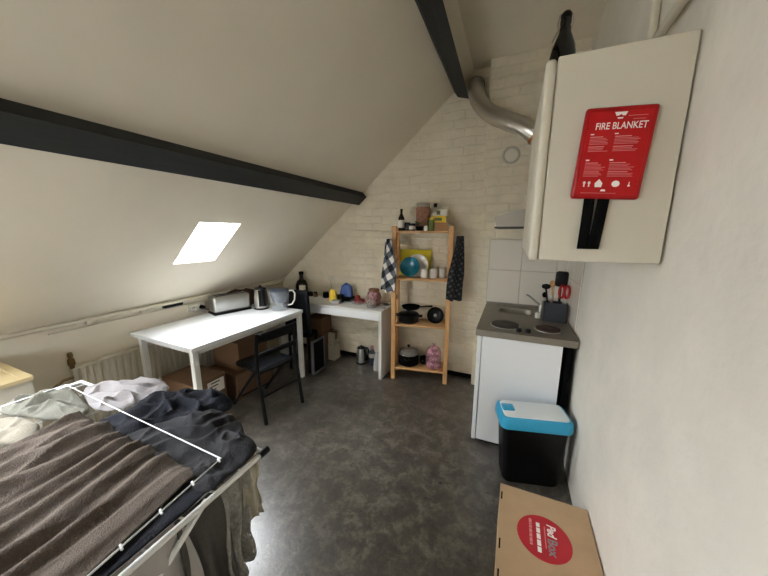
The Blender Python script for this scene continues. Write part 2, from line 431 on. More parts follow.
# toaster
t = thing('toaster', 'long brushed steel toaster on the white table', 'toaster', (-2.785, 2.21, TZ), math.radians(-17))
b = MB(); b.box(-.085, .085, -.19, .19, .018, .19, .028, seg=4); b.build('body', 'steel', t, True)
b = MB(); b.box(-.09, .09, -.195, .195, 0, .02, .006); b.build('base', 'black', t, True)
for x in (-.035, .035):
    b = MB(); b.box(x-.012, x+.012, -.15, .15, .189, .192); b.build('slot', 'black', t)
b = MB(); b.box(-.02, .02, .188, .212, .10, .122, .004); b.build('lever', 'black', t)
b = MB(); b.tube([(.05, .188, .045), (.05, .206, .045)], .018, 12); b.build('dial', 'black', t, True)
# kettle
def kettle(name, label, loc, r, h, rz, hm='black'):
    t = thing(name, label, 'kettle', loc, rz)
    b = MB(); b.lathe([(r*1.02, .018), (r*1.02, .03), (r*.98, h*.5), (r*.86, h*.85)], n=24); b.build('body', 'steel', t, True)
    b = MB(); b.lathe([(r*1.05, 0), (r*1.05, .014), (r*.9, .018)], n=24); b.build('power_base', 'black', t, True)
    b = MB(); b.lathe([(r*.87, h*.85), (r*.80, h*.90), (r*.35, h*.93), (r*.22, h*.95), (r*.2, h)], n=24); b.build('lid', 'black', t, True)
    b = MB(); b.tube([(r*.75, 0, h*.88), (r*1.35, 0, h*.88), (r*1.55, 0, h*.72), (r*1.4, 0, h*.3), (r*.95, 0, h*.18)], .012, 8); b.build('handle', hm, t, True)
    b = MB(); b.tube([(-r*.75, 0, h*.70), (-r*1.0, 0, h*.77), (-r*1.15, 0, h*.84)], [.03, .024, .014], 10); b.build('spout', 'steel', t, True)
    b = MB(); b.prism([(r*.55, .04), (r*1.05, .04), (r*.98, h*.84), (r*.4, h*.84)], -.035, .035); b.build('grip_panel', 'black', t)
    return t
kettle('electric_kettle', 'steel and black electric kettle between toaster and jug', (-2.56, 2.43, TZ), .073, .265, math.radians(-35))
# water jug
t = thing('water_jug', 'clear water filter jug at the far end of the white table', 'jug', (-2.315, 2.455, TZ), math.radians(25))
b = MB(); b.lathe([(.072, .003), (.078, .02), (.088, .12), (.098, .225)], n=28, cap0=True, cap1=False, sx=1.15, sy=.85); b.build('jug_body', 'clear', t, True, solid=.003)
b = MB(); b.lathe([(.04, .085), (.062, .10), (.082, .165), (.09, .215)], n=24, sx=1.12, sy=.83); b.build('filter_insert', 'smoke', t, True)
b = MB(); b.lathe([(.1, .222), (.1, .232), (.085, .242), (.02, .246)], n=28, sx=1.15, sy=.85); b.build('lid', 'smoke', t, True)
b = MB(); b.tube([(.105, 0, .222), (.15, 0, .225), (.172, 0, .19), (.165, 0, .12), (.135, 0, .07), (.092, 0, .06)], .009, 8); b.build('handle', 'whitec', t, True)
b = MB(); b.lathe([(.068, .006), (.074, .055)], n=24, sx=1.15, sy=.85); b.build('water', 'clear', t, True)
# bread bag behind toaster
def lump(name, m, cx, cy, z0, rx, ry, h, seed, rz=0, p=2.2, amp=.15, freq=6, parent=None, nseg=26, nr=9):
    b = MB(); rings = []
    for i in range(nr+1):
        f = i/nr; ang = f*PI/2
        ring = []
        for j in range(nseg):
            a = 2*PI*j/nseg
            k = 1 + amp*ns(math.cos(a)*freq*.3+seed, math.sin(a)*freq*.3, f*2)
            ca, sa = math.cos(a), math.sin(a)
            q = (abs(ca)**p+abs(sa)**p)**(-1/p)
            r = math.cos(ang)**(2/p)*k*q
            x, y = ca*r*rx, sa*r*ry
            z = z0 + h*math.sin(ang)**(2/p)*(1+amp*ns(x*freq*5+seed, y*freq*5, seed))
            ring.append(b.bm.verts.new((cx+x*math.cos(rz)-y*math.sin(rz), cy+x*math.sin(rz)+y*math.cos(rz), z)))
        rings.append(ring)
    for A, B_ in zip(rings, rings[1:]):
        for j in range(nseg): b.bm.faces.new((A[j], A[(j+1) % nseg], B_[(j+1) % nseg], B_[j]))
    b.bm.faces.new(list(reversed(rings[0])))
    bmesh.ops.remove_doubles(b.bm, verts=b.bm.verts, dist=1e-5)
    return b.build(name, m, parent, True)
o = lump('paper_bag', mat('dark brown bag', '#3d231a', .7, var=.3, vscale=20), 0, 0, 0, .036, .28, .20, 3.3); at(o, (-2.872, 2.42, TZ), math.radians(-10)); tag(o, 'long crumpled dark brown bag lying behind the toaster', 'bag')
def plug(x, y, z, lab):
    t = thing('mains_plug', lab, 'plug', (x, y, z))
    b = MB(); b.tube([(0, 0, 0), (.045, 0, .0)], [.022, .016], 10); b.build('plug_body', 'black' if 'black' in lab else 'whitec', t, True)
    b = MB(); b.tube([(.045, 0, 0), (.06, .01, -.02), (.05, .06, -.045), (.03, .14, -.052)], .004, 6); b.build('flex', 'black' if 'black' in lab else 'whitec', t, True)
t = tag(MB().box(XL, XL+.025, 1.90, 2.08, .835, .905, .006).build('wall_socket', 'whitec'), 'white double wall socket above the table beside the toaster', 'socket')
plug(XL+.026, 1.945, .868, 'white plug in the wall socket beside the toaster')
plug(XL+.026, 2.03, .868, 'black plug in the wall socket beside the toaster')

# ------------------------------------------------------------------ under the table: boxes
def carton(name, label, x0, x1, y0, y1, h, m='card', z=.001, rz=0, lab=None, tape=True, open_=False, group=None):
    cx, cy = (x0+x1)/2, (y0+y1)/2; w, d = (x1-x0)/2, (y1-y0)/2
    t = thing(name, label, 'box', (cx, cy, z), rz, group)
    b = MB(); b.box(-w, w, -d, d, 0, h, .004, seg=1); b.build('body', m, t)
    b = MB()
    b.box(-w, w, -d, -.002, h, h+.004); b.build('flap', m, t)
    b = MB(); b.box(-w, w, .002, d, h, h+.004); b.build('flap', m, t)
    if tape:
        b = MB(); b.box(-w-.001, w+.001, -.025, .025, h+.004, h+.005); b.box(w, w+.0012, -.025, .025, h-.09, h+.005); b.build('tape', 'card_d', t)
    if lab:
        y0_, y1_, z0_, z1_ = lab
        b = MB(); b.box(w, w+.0015, y0_, y1_, z0_, z1_); l = b.build('label', 'label', t)
        b = MB()
        for q in range(3): b.box(w+.0015, w+.002, y0_+.03, y0_+.03+(y1_-y0_)*(.55-.12*q), z1_-.025-q*.03, z1_-.015-q*.03)
        b.build('label_print', 'blackm', l)
    return t
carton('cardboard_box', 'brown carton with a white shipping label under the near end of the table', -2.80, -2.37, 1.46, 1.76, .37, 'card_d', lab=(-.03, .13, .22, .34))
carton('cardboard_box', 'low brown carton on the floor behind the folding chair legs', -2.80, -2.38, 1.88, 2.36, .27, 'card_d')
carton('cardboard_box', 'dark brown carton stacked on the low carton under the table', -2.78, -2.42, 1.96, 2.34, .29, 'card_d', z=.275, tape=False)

# ------------------------------------------------------------------ black folding chair
t = thing('folding_chair', 'black folding chair with low curved back pulled up to the white table', 'chair', (-2.09, 1.965, 0), math.radians(-9.5))
HW = .205
for s in (-1, 1):
    y = s*HW
    b = MB(); b.tube([(.27, y, 0), (.235, y, .25), (.20, y, .5), (.205, y*.99, .68), (.225, y*.98, .82)], .017, 10); b.build('back_leg', 'black', t, True)
for s in (-1, 1):
    y = s*(HW-.03)
    b = MB(); b.tube([(-.27, y, 0), (-.05, y, .25), (.15, y, .47)], .016, 10); b.build('front_leg', 'black', t, True)
b = MB(); b.tube([(.225, -HW, .235), (.225, HW, .235)], .009, 8); b.build('stretcher', 'black', t, True)
b = MB(); b.tube([(-.20, -HW+.03, .085), (-.20, HW-.03, .085)], .009, 8); b.build('stretcher', 'black', t, True)
b = MB(); b.box(-.17, .195, -HW+.02, HW-.02, .425, .475, .016, seg=3); b.build('seat', 'blackseat', t, True)
def rail(z0_, z1_):
    def f(u, v):
        y = (u*2-1)*HW*.98; return (.215+.028*math.cos((u*2-1)*PI/2)*1.0+(v-.5)*.015, y, z0_+(z1_-z0_)*v+.012*math.cos((u*2-1)*PI/2))
    return MB().grid(f, 14, 3)
rail(.725, .81).build('back_rail', 'black', t, True, solid=.022)
rail(.60, .64).build('back_rail', 'black', t, True, solid=.02)

# dark high-backed chair between table and desk
t = thing('side_chair', 'black high back chair with solid panel back between table and desk', 'chair', (-2.25, 2.85, 0), 0)
b = MB(); b.grid(lambda u, v: ((u-.5)*.36, -.185-.03*v+.012*math.cos((u-.5)*PI), .50+.50*v), 10, 10); b.build('backrest', mat('black leatherette', '#0b0c11', .6, spec=.2), t, True, solid=.03)
b = MB(); b.box(-.16, .155, -.19, -.02, .43, .49, .015); b.build('seat', 'blackm', t, True)
for sx in (-1, 1):
    b = MB(); b.tube([(sx*.14, -.19, 0), (sx*.14, -.185, .45), (sx*.14, -.205, .9)], .016, 8); b.build('leg', 'blackm', t, True)
    b = MB(); b.tube([(sx*.14, -.045, 0), (sx*.14, -.045, .43)], .016, 8); b.build('leg', 'blackm', t, True)

# ------------------------------------------------------------------ white desk
DZ = .80
DX0, DX1, DY0, DY1 = -2.74, -1.265, 2.85, 3.27
t = thing('desk', 'white desk with drawer and panel side against the brick wall', 'desk', (-1.86, 3.06, 0))
b = MB(); b.box(DX0+1.86, DX1+1.86, DY0-3.06, DY1-3.06, DZ-.022, DZ, .002); b.build('desktop', 'white_w', t)
b = MB(); b.box(DX1+1.86-.034, DX1+1.86, DY0-3.06, DY1-3.06, 0, DZ-.022); b.build('side_panel', 'white_w', t)
b = MB(); b.box(DX0+1.86, DX0+1.86+.034, DY0-3.06, DY1-3.06, 0, DZ-.022)
b.build('side_panel', 'white_w', t)
b = MB(); b.box(DX0+1.86, DX1+1.86-.036, DY0-3.06+.006, DY0-3.06+.024, DZ-.112, DZ-.026, .002); d = b.build('drawer', 'white', t)
b = MB(); b.box(DX0+1.86+.02, DX1+1.86-.05, DY0-3.06+.024, .16, DZ-.105, DZ-.03); b.build('drawer_box', 'white_w', d)

# ------------------------------------------------------------------ under the desk
t = thing('picture_frame', 'dark framed board standing on the floor beside the black high back chair', 'frame', (-2.045, 2.75, 0))
b = MB(); b.box(-.012, .006, -.10, .10, .018, .39); b.build('board', 'blackm', t)
b = MB()
for y0_, y1_, z0_, z1_ in ((-.115, -.10, 0, .405), (.10, .115, 0, .405), (-.10, .10, .39, .405), (-.10, .10, 0, .018)): b.box(-.015, .014, y0_, y1_, z0_, z1_)
b.build('frame', mat('grey metal rim', '#6a6c70', .5), t)
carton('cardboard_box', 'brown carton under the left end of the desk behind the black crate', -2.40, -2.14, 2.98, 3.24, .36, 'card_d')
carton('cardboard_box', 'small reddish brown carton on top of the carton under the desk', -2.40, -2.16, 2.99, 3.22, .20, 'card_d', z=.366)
carton('cardboard_box', 'narrow pale carton standing beside the brown cartons under the desk', -2.12, -2.02, 3.06, 3.2, .21, 'creamc', tape=False)
carton('cardboard_box', 'small pale carton on top of the narrow pale carton', -2.12, -2.035, 3.07, 3.19, .15, 'creamc', z=.215, tape=True)
kettle('thermos_kettle', 'black and steel kettle on the floor under the desk', (-1.68, 3.16, 0), .062, .235, math.radians(10))
def bottle(name, label, loc, prof, m, cap=None, lab=None, cat='bottle', group=None, n=16):
    t = thing(name, label, cat, loc, 0, group)
    b = MB(); b.lathe(prof, n=n); b.build('bottle_body', m, t, True)
    if cap:
        r, z0_, z1_, cm = cap; b = MB(); b.lathe([(r, z0_), (r, z1_)], n=n); b.build('cap', cm, t, True)
    if lab:
        r, z0_, z1_, lm = lab; b = MB(); b.lathe([(r, z0_), (r, z1_)], n=n, cap0=False, cap1=False); b.build('label', lm, t, True)
    return t
bottle('squeeze_bottle', 'small bottle with dark red cap on the floor beside the kettle', (-1.53, 3.17, 0), [(.04, 0), (.042, .02), (.042, .15), (.02, .20), (.018, .21)], 'smoke', (.022, .205, .25, 'maroon'), (.043, .10, .155, 'creamc'))
o = lump('plastic_bag', 'sheet', 0, 0, 0, .05, .06, .22, 8.8, p=2.6); at(o, (-1.41, 3.08, 0)); tag(o, 'white plastic bag on the floor against the desk side panel', 'bag')

# ------------------------------------------------------------------ on the desk
bottle('liquor_bottle', 'round brown liquor bottle with pale label at the left end of the desk', (-2.60, 3.19, DZ), [(.075, 0), (.08, .02), (.08, .15), (.06, .20), (.028, .225), (.026, .29)], 'brown_glass', (.032, .285, .325, 'blackm'))
t = [o for o in C.objects if o.name == 'liquor_bottle'][0]
b = MB(); b.grid(lambda u, v: (.0812*math.cos(-1.35+u*1.1), .0812*math.sin(-1.35+u*1.1), .085+.062*v), 10, 2); b.build('label', 'label', t, True)
for k, (x, y, r, h, m, lb) in enumerate(((-2.46, 3.20, .03, .06, 'brown_glass', 'small dark glass jar next to the liquor bottle'), (-2.38, 3.19, .03, .065, 'rbrown', 'small brown jar between two dark jars on the desk'),
        (-2.22, 3.20, .04, .075, 'blackm', 'matt black jar in front of the white flower vase'))):
    t = thing('spice_jar', lb, 'jar', (x, y, DZ), 0, 'small jars along the back of the desk')
    b = MB(); b.lathe([(r*.95, 0), (r, .005), (r, h*.75), (r*.85, h*.8)], n=16); b.build('jar_body', m, t, True)
    b = MB(); b.lathe([(r*.9, h*.8), (r*.9, h)], n=16); b.build('lid', 'black', t, True)
t = thing('flower_vase', 'slim clear vase with a pale dried flower on the desk', 'vase', (-2.16, 3.24, DZ))
b = MB(); b.lathe([(.022, 0), (.026, .05), (.014, .12), (.016, .15)], n=14, cap1=False); b.build('vase_body', 'clear', t, True)
b = MB(); b.tube([(0, 0, .01), (.004, 0, .14), (-.004, .0, .23)], .0025, 6); b.build('flower_stem', 'green', t)
for dx, dz in ((-.014, .245), (.014, .25), (0, .268), (.02, .275), (-.02, .27)):
    b = MB(); b.lathe([(.004, -.014), (.014, -.002), (.012, .01), (.003, .016)], dx, 0, 8, mtx=Matrix.Translation((0, 0, dz))); b.build('blossom', 'whitec', t, True)
o = lump('snack_pack', 'yellow', 0, 0, 0, .05, .03, .15, 1.4, p=3); at(o, (-2.015, 3.06, DZ), .3); tag(o, 'crumpled yellow snack pack on the desk', 'packet')
t = thing('mug', 'black mug in front of the blue bag on the desk', 'mug', (-1.915, 3.07, DZ))
b = MB(); b.lathe([(.038, 0), (.043, .01), (.043, .09), (.038, .09), (.036, .02)], n=20); b.build('cup', 'black', t, True)
b = MB(); b.tube([(.042, 0, .075), (.07, 0, .07), (.07, 0, .03), (.042, 0, .02)], .006, 8); b.build('handle', 'black', t, True)
o = lump('crisp_bag', 'bluec', 0, 0, 0, .085, .045, .15, 2.2, p=3, amp=.2); at(o, (-1.885, 3.165, DZ+.06)); tag(o, 'shiny blue crisp bag on a dark tin at the back of the desk', 'packet')
t = tag(MB().box(-.09, .09, -.05, .05, 0, .058, .006).build('tin', 'blackm'), 'dark tin under the blue crisp bag', 'tin'); at(t, (-1.885, 3.165, DZ))
t = tag(MB().box(-.055, .055, -.03, .03, 0, .04, .005).build('tissue_pack', 'sheet'), 'flat white tissue pack in front of the black mug', 'packet'); at(t, (-1.925, 2.985, DZ), .1)
t = thing('fruit_tray', 'clear plastic tray holding red tomatoes on the desk', 'tray', (-1.665, 3.08, DZ))
b = MB(); b.lathe([(.075, .002), (.10, .055)], n=4, cap1=False, mtx=Matrix.Rotation(PI/4, 4, 'Z'), sx=1.1); b.build('tray_body', 'clear', t, solid=.002)
for k, (x, y, z, r) in enumerate(((-.035, -.01, .036, .03), (.02, -.025, .036, .031), (.0, .03, .037, .03), (-.005, -.005, .085, .028), (.045, .022, .036, .027))):
    o = tag(MB().lathe([(r*math.sin(a)+1e-4, -r*.9*math.cos(a)) for a in [PI*i/9 for i in range(10)]], n=16).build('tomato', 'cherry', None, True),
            'red tomato in the clear tray on the desk', 'tomato', 'tomatoes in the clear tray'); at(o, (-1.665+x, 3.08+y, DZ+z))
t = thing('sweets_jar', 'glass jar of dark red sweets at the right end of the desk', 'jar', (-1.47, 3.10, DZ))
b = MB(); b.lathe([(.07, .002), (.088, .02), (.092, .10), (.075, .15), (.06, .165)], n=22); b.build('jar_body', 'maroon', t, True)
b = MB(); b.lathe([(.066, .165), (.066, .19), (.06, .195)], n=22); b.build('lid', 'rbrown', t, True)
o = lump('plastic_bag', 'lidglass', 0, 0, 0, .055, .04, .10, 6.6, amp=.25); at(o, (-1.44, 2.975, DZ)); tag(o, 'small grey plastic bag in front of the sweets jar', 'bag')
o = tag(MB().lathe([(.02, 0), (.03, .002), (.05, .014), (.048, .016), (.028, .006), (.001, .005)], n=20).build('saucer', 'brown_glass', None, True), 'small dark saucer on the right corner of the desk', 'saucer'); at(o, (-1.335, 3.14, DZ))
o = tag(MB().grid(lambda u, v: ((u-.5)*.12, (v-.5)*.09, .004+.006*abs(ns(u*3, v*3))), 6, 6).build('paper_sheet', 'sheet', None, True, solid=.001), 'folded white paper slip on the front right of the desk', 'paper'); at(o, (-1.34, 2.99, DZ+.001), .2)

# ------------------------------------------------------------------ pine shelf
SR = math.radians(10.6)
SO = Vector((-1.178, 2.925, 0))
t = thing('shelf_unit', 'tall narrow pine shelf unit against the brick wall', 'shelf', SO, SR)
SW, SD, SHH = .63, .27, 1.715
for x in (0, SW-.045):
    for y in (0, SD-.05):
        b = MB(); b.box(x, x+.045, y, y+.05, 0, SHH, .003, seg=1); b.build('post', 'pine', t)
for x in (.008, SW-.035):
    for z in (.05, .45, .9, 1.33, 1.62):
        b = MB(); b.box(x, x+.022, .05, SD-.05, z, z+.045); b.build('rung', 'pine', t)
SZ = [.145, .655, 1.17, 1.667]
for z in SZ:
    b = MB()
    b.box(.046, SW-.046, -.004, SD, z-.02, z, .002, seg=1)
    b.build('shelf', 'pine_h', t)
SM = Matrix.Translation(SO) @ Matrix.Rotation(SR, 4, 'Z')
def onshelf(x, y, k, dz=0): return tuple(SM @ Vector((x, y, SZ[k]+dz+.0015)))
# bottom shelf
t = thing('cooking_pot', 'dark pot with glass lid on the lowest pine shelf', 'pot', onshelf(.185, .12, 0), SR)
b = MB(); b.lathe([(.09, .002), (.115, .015), (.12, .13), (.122, .135)], n=26); b.build('pot_body', 'blackm', t, True)
b = MB(); b.lathe([(.12, .136), (.10, .175), (.05, .198), (.012, .204)], n=26); b.build('lid', 'lidglass', t, True)
b = MB(); b.lathe([(.008, .203), (.02, .216), (.018, .231), (.004, .234)], n=12); b.build('lid_knob', 'black', t, True)
for s in (-1, 1):
    b = MB(); b.tube([(s*.025-.0, -.108, .10), (s*.025, -.135, .105), (-s*.025, -.135, .105), (-s*.025, -.108, .10)][:2]+[(0, -.15, .105)], .008, 8); b.build('handle', 'black', t, True)
t = thing('small_pan', 'small black pan beside the glass lidded pot', 'pan', onshelf(.37, .18, 0), SR-1.75)
b = MB(); b.lathe([(.05, .002), (.058, .01), (.064, .07), (.06, .07), (.053, .014)], n=22); b.build('pan_body', 'blackm', t, True)
b = MB(); b.tube([(.062, 0, .06), (.10, 0, .07), (.14, .0, .075)], .009, 8); b.build('handle', 'black', t, True)
t = thing('onion_bag', 'pink net bag of onions on the lowest pine shelf', 'bag', onshelf(.475, .062, 0))
for k, (x, y, z, r) in enumerate(((-.03, -.01, .045, .045), (.04, .01, .045, .044), (.0, .0, .115, .045), (-.035, .0, .175, .04), (.035, .0, .18, .04), (0, 0, .235, .04))):
    o = tag(MB().lathe([(r*math.sin(a)+1e-4, -r*.95*math.cos(a)) for a in [PI*i/8 for i in range(9)]], n=14).build('onion', 'magenta', None, True), 'pinkish onion inside the pink net bag', 'onion', 'onions in the net bag')
    o.location = Vector(t.location)+Vector((x, y, z))
b = MB(); b.lathe([(.05, .0), (.088, .03), (.085, .11), (.08, .2), (.07, .24), (.03, .265), (.012, .275), (.026, .295)], n=20, cap1=False)
b.build('net', glass_mat('pink netting', '#c98aa0', .35, .4), t, True)
# third shelf
t = thing('casserole_pot', 'black casserole with lid on the second lowest pine shelf', 'pot', onshelf(.175, .125, 1), SR)
b = MB(); b.lathe([(.10, .002), (.112, .012), (.116, .085), (.12, .09)], n=26); b.build('pot_body', 'black', t, True)
b = MB(); b.lathe([(.119, .09), (.10, .105), (.04, .115), (.012, .117)], n=26); b.build('lid', 'black', t, True)
b = MB(); b.lathe([(.008, .116), (.022, .13), (.018, .145), (.004, .147)], n=12); b.build('lid_knob', 'black', t, True)
for s in (-1, 1):
    b = MB(); b.tube([(s*.112, -.03, .07), (s*.15, -.03, .075), (s*.15, .03, .075), (s*.112, .03, .07)], .008, 8); b.build('handle', 'black', t, True)
t = thing('frying_pan', 'black frying pan resting on the casserole lid', 'pan', onshelf(.20, .125, 1, .15), SR)
b = MB(); b.lathe([(.075, .0), (.09, .006), (.105, .035), (.101, .035), (.086, .01)], n=26); b.build('pan_body', 'blackm', t, True)
b = MB(); b.tube([(.10, -.01, .03), (.16, -.02, .042), (.24, -.03, .05)], [.008, .009, .011], 8); b.build('handle', 'black', t, True)
t = thing('wok', 'round black pan standing tilted on the second lowest pine shelf', 'pan', onshelf(.475, .13, 1, .09), SR)
rm = Matrix.Rotation(math.radians(72), 4, 'X')
b = MB(); b.lathe([(.03, -.035), (.07, -.02), (.09, .02), (.092, .025), (.086, .024), (.066, -.012), (.001, -.028)], n=26, mtx=rm, cap1=False); b.build('pan_body', 'black', t, True)
b = MB(); b.lathe([(.004, .03), (.014, .022), (.01, .005), (.02, -.02)], n=12, mtx=rm); b.build('centre_knob', 'steel', t, True)
# second shelf
t = thing('cutting_board', 'yellow green cutting board leaning at the back of the shelf', 'cutting board', onshelf(.215, .212, 2, .003), SR)
b = MB(); b.box(-.165, .185, -.006, .006, 0, .29, .005, Matrix.Rotation(math.radians(-9), 4, 'X')); b.build('board', 'lime', t, True)
b = MB(); b.lathe([(.012, -.008), (.018, -.008), (.018, .008), (.012, .008)], n=14, cap0=False, cap1=False, mtx=Matrix.Rotation(math.radians(-9), 4, 'X') @ Matrix.Translation((.15, 0, .25)) @ Matrix.Rotation(PI/2, 4, 'X')); b.build('hang_hole', 'yellow', t, True)
def plate(name, label, x, y, r, m, tilt, cat, deep=.02, dz=0):
    o = MB().lathe([(r*.55, 0), (r*.62, .004), (r, deep), (r*.985, deep+.004), (r*.6, .009), (.001, .007)], n=32, cap1=False).build(name, m, None, True)
    o.matrix_world = SM @ Matrix.Translation((x, y, SZ[2]+r*math.sin(math.radians(tilt))+dz)) @ Matrix.Rotation(math.radians(tilt), 4, 'X')
    return tag(o, label, cat)
plate('dinner_plate', 'white dinner plate leaning behind the teal bowl', .255, .16, .125, 'whitec', 76, 'plate')
plate('bowl', 'teal glazed bowl leaning in front of the white plate', .185, .105, .108, 'teal', 70, 'bowl', .045, .003)
for x, y, lb in ((.345, .07, 'white ceramic mug next to the teal bowl'), (.44, .09, 'white ceramic mug in the middle of the mug row'), (.53, .135, 'white ceramic mug beside the right shelf post')):
    t = thing('mug', lb, 'mug', onshelf(x, y, 2), SR+1.3, 'white mugs on the shelf')
    b = MB(); b.lathe([(.036, 0), (.042, .012), (.042, .075), (.036, .098), (.032, .098), (.034, .02)], n=22); b.build('cup', 'whitec', t, True)
    b = MB(); b.tube([(.04, .01, .075), (.066, .02, .07), (.066, .02, .03), (.04, .01, .02)], .005, 8); b.build('handle', 'whitec', t, True)
# top shelf
bottle('beer_bottle', 'tall dark bottle with white label at the left end of the top shelf', onshelf(.085, .08, 3), [(.03, 0), (.033, .01), (.033, .13), (.013, .175), (.012, .215)], 'brown_glass', (.014, .205, .225, 'black'), (.034, .03, .11, 'label'))
def cup(name, label, x, y, k, r, h, m, cat='jar', lidm=None, dz=0, labm=None):
    t = thing(name, label, cat, onshelf(x, y, k, dz), SR)
    b = MB(); b.lathe([(r*.92, 0), (r, .006), (r, h*.82), (r*.9, h*.86)], n=18); b.build('jar_body', m, t, True)
    b = MB(); b.lathe([(r*.93, h*.86), (r*.93, h), (r*.85, h*1.01)], n=18); b.build('lid', lidm or m, t, True)
    if labm: b = MB(); b.lathe([(r*1.01, h*.2), (r*1.01, h*.65)], n=18, cap0=False, cap1=False); b.build('label', labm, t, True)
    return t
cup('spice_jar', 'short black jar beside the tall dark bottle', .15, .07, 3, .032, .085, 'brown_glass', lidm='black')
cup('spice_jar', 'grey jar with pale label on the top shelf', .205, .06, 3, .034, .075, 'smoke', lidm='blackm', labm='label')
t = tag(MB().box(-.03, .03, -.012, .012, 0, .15, .002).build('tea_box', 'label'), 'narrow white tea box behind the small jars', 'box'); at(t, onshelf(.20, .15, 3), SR)
cup('storage_jar', 'large jar of red brown contents with pale lid on the top shelf', .305, .15, 3, .078, .285, 'rbrown', lidm='creamc')
t = thing('herb_pot', 'low dark green herb pot before the large jar', 'plant', onshelf(.285, .018, 3), SR)
b = MB(); b.lathe([(.03, 0), (.04, .045)], n=16); b.build('pot', 'blackm', t, True)
for q in range(16):
    a = q*2.4; r = .012+.03*(q % 4)/4
    b = MB(); x, y = r*math.cos(a), r*math.sin(a); z = .05+.006*(q % 5)
    b.quad((x, y, z), (x+.02*math.cos(a+.5), y+.02*math.sin(a+.5), z+.02), (x+.038*math.cos(a), y+.038*math.sin(a), z+.022), (x+.02*math.cos(a-.5), y+.02*math.sin(a-.5), z+.02)); b.build('leaf', 'green', t)
cup('egg_cup', 'small white cup at the front of the top shelf', .352, .02, 3, .022, .05, 'whitec', 'cup')
cup('olive_jar', 'olive green jar with yellow lid beside the wooden box', .402, .05, 3, .03, .13, 'green', lidm='yellow')
t = tag(MB().box(-.065, .065, -.05, .05, 0, .085, .003).build('wooden_box', 'wood_d'), 'plain wooden box at the right end of the top shelf', 'box'); at(t, onshelf(.502, .09, 3), SR)
t = thing('tea_box', 'bright yellow pack lying on the wooden box', 'box', onshelf(.475, .085, 3, .086), SR+.05)
b = MB(); b.box(-.07, .07, -.04, .04, 0, .065, .003); b.build('carton_body', 'yellow', t)
b = MB(); b.box(-.045, .03, -.0415, -.04, .015, .045); b.build('label', 'green', t)
t = thing('soap_pack', 'white and green pack tilted on the yellow pack', 'box', onshelf(.51, .09, 3, .153), SR-.1)
b = MB(); b.box(-.055, .055, -.025, .025, 0, .06, .004); b.build('carton_body', 'label', t)
b = MB(); b.box(-.055, -.02, -.0265, -.025, .01, .05); b.build('label', 'green', t)
bottle('clear_bottle', 'clear bottle with black cap and pale label behind the yellow pack', onshelf(.43, .19, 3), [(.035, 0), (.037, .02), (.037, .19), (.015, .235), (.014, .25)], 'clear', (.018, .245, .285, 'black'), (.038, .10, .19, 'label'))

# tea towels
def hang_towel(name, label, w, l, m, depth, loc, rz, seed, pinch=.4, uv=None, l2=None):
    def f(u, v):
        x = (u-.5)*w*(pinch+(1-pinch)*min(1, v*1.6+.05)); z = -l*v + (.03*ns(u*3, seed) if v > .95 else 0)
        y = depth*math.sin(u*PI*3.2+seed)*(.5+.5*v) + .01*ns(u*4, v*3, seed)
        return (x + .02*math.sin(v*3+seed), y, z)
    o = MB().grid(f, 28, 30, uvs=(w, l)).build(name, m, None, True, solid=.003)
    at(o, loc, rz); return tag(o, label, 'tea towel')
hang_towel('tea_towel', 'black and white gingham tea towel hung on the left shelf post', .21, .56, 'check', .014, tuple(SM @ Vector((-.035, -.03, 1.585))), SR-.5, .3)
hang_towel('tea_towel', 'dark small gingham tea towel hung on the right shelf post', .17, .66, 'check_s', .02, tuple(SM @ Vector((SW+.05, .01, 1.62))), SR+.5, 1.7)

# ------------------------------------------------------------------ kitchen unit
t = thing('kitchen_cabinet', 'white kitchen base cabinet with fridge door below the steel worktop', 'cabinet', (.08, 2.67, 0))
KX = -.195-.08
b = MB()
for x0_, x1_, y0_, y1_, z0_, z1_ in ((KX+.035, .285, -.435, -.415, .03, .896), (KX+.035, .285, .46, .48, .03, .896), (.267, .285, -.415, .46, .03, .896), (KX+.035, .267, -.415, .46, .03, .05)):
    b.box(x0_, x1_, y0_, y1_, z0_, z1_)
b.build('body', 'white', t)
b = MB(); b.box(KX, KX+.03, -.435, .48, .02, .893, .004); d = b.build('door', 'white', t)
b = MB(); b.box(KX-.02, KX, -.2, -.18, .66, .80, .004); b.build('handle', 'steel', d)
b = MB(); b.box(KX+.06, .26, -.41, .45, 0, .029); b.build('plinth', 'blackm', t)
b = MB(); b.box(.315, .345, -.40, .44, 0, .895); b.build('gap_shade_panel', 'blackm', t)  # black sheet standing in for the shade in the gap beside the wall

t = thing('worktop', 'dull steel kitchen worktop with sink and two hotplates', 'worktop', (.115, 2.68, .945))
WX0, WX1, WY0, WY1 = -.324, .333, -.465, .462
b = MB()
bx0, bx1, by0, by1 = -.195, .11, .12, .315
for x0_, x1_, y0_, y1_ in ((WX0, WX1, WY0, by0), (WX0, WX1, by1, WY1), (WX0, bx0, by0, by1), (bx1, WX1, by0, by1)):
    b.box(x0_, x1_, y0_, y1_, -.047, 0)
b.build('top', 'worktop', t)
b = MB(); b.box(WX0, WX1, WY1-.012, WY1, 0, .016); b.box(WX1-.008, WX1, WY0, WY1, 0, .01); b.build('upstand', 'worktop', t)
b = MB()
loops = [[(x, y, z) for x, y, z in R_] for R_ in ()]
def rrect(x0, x1, y0, y1, r, z, n=6):
    out = []
    for cx, cy, a0 in ((x1-r, y1-r, 0), (x0+r, y1-r, 90), (x0+r, y0+r, 180), (x1-r, y0+r, 270)):
        for k in range(n+1):
            a = math.radians(a0+90*k/n); out.append((cx+r*math.cos(a), cy+r*math.sin(a), z))
    return out
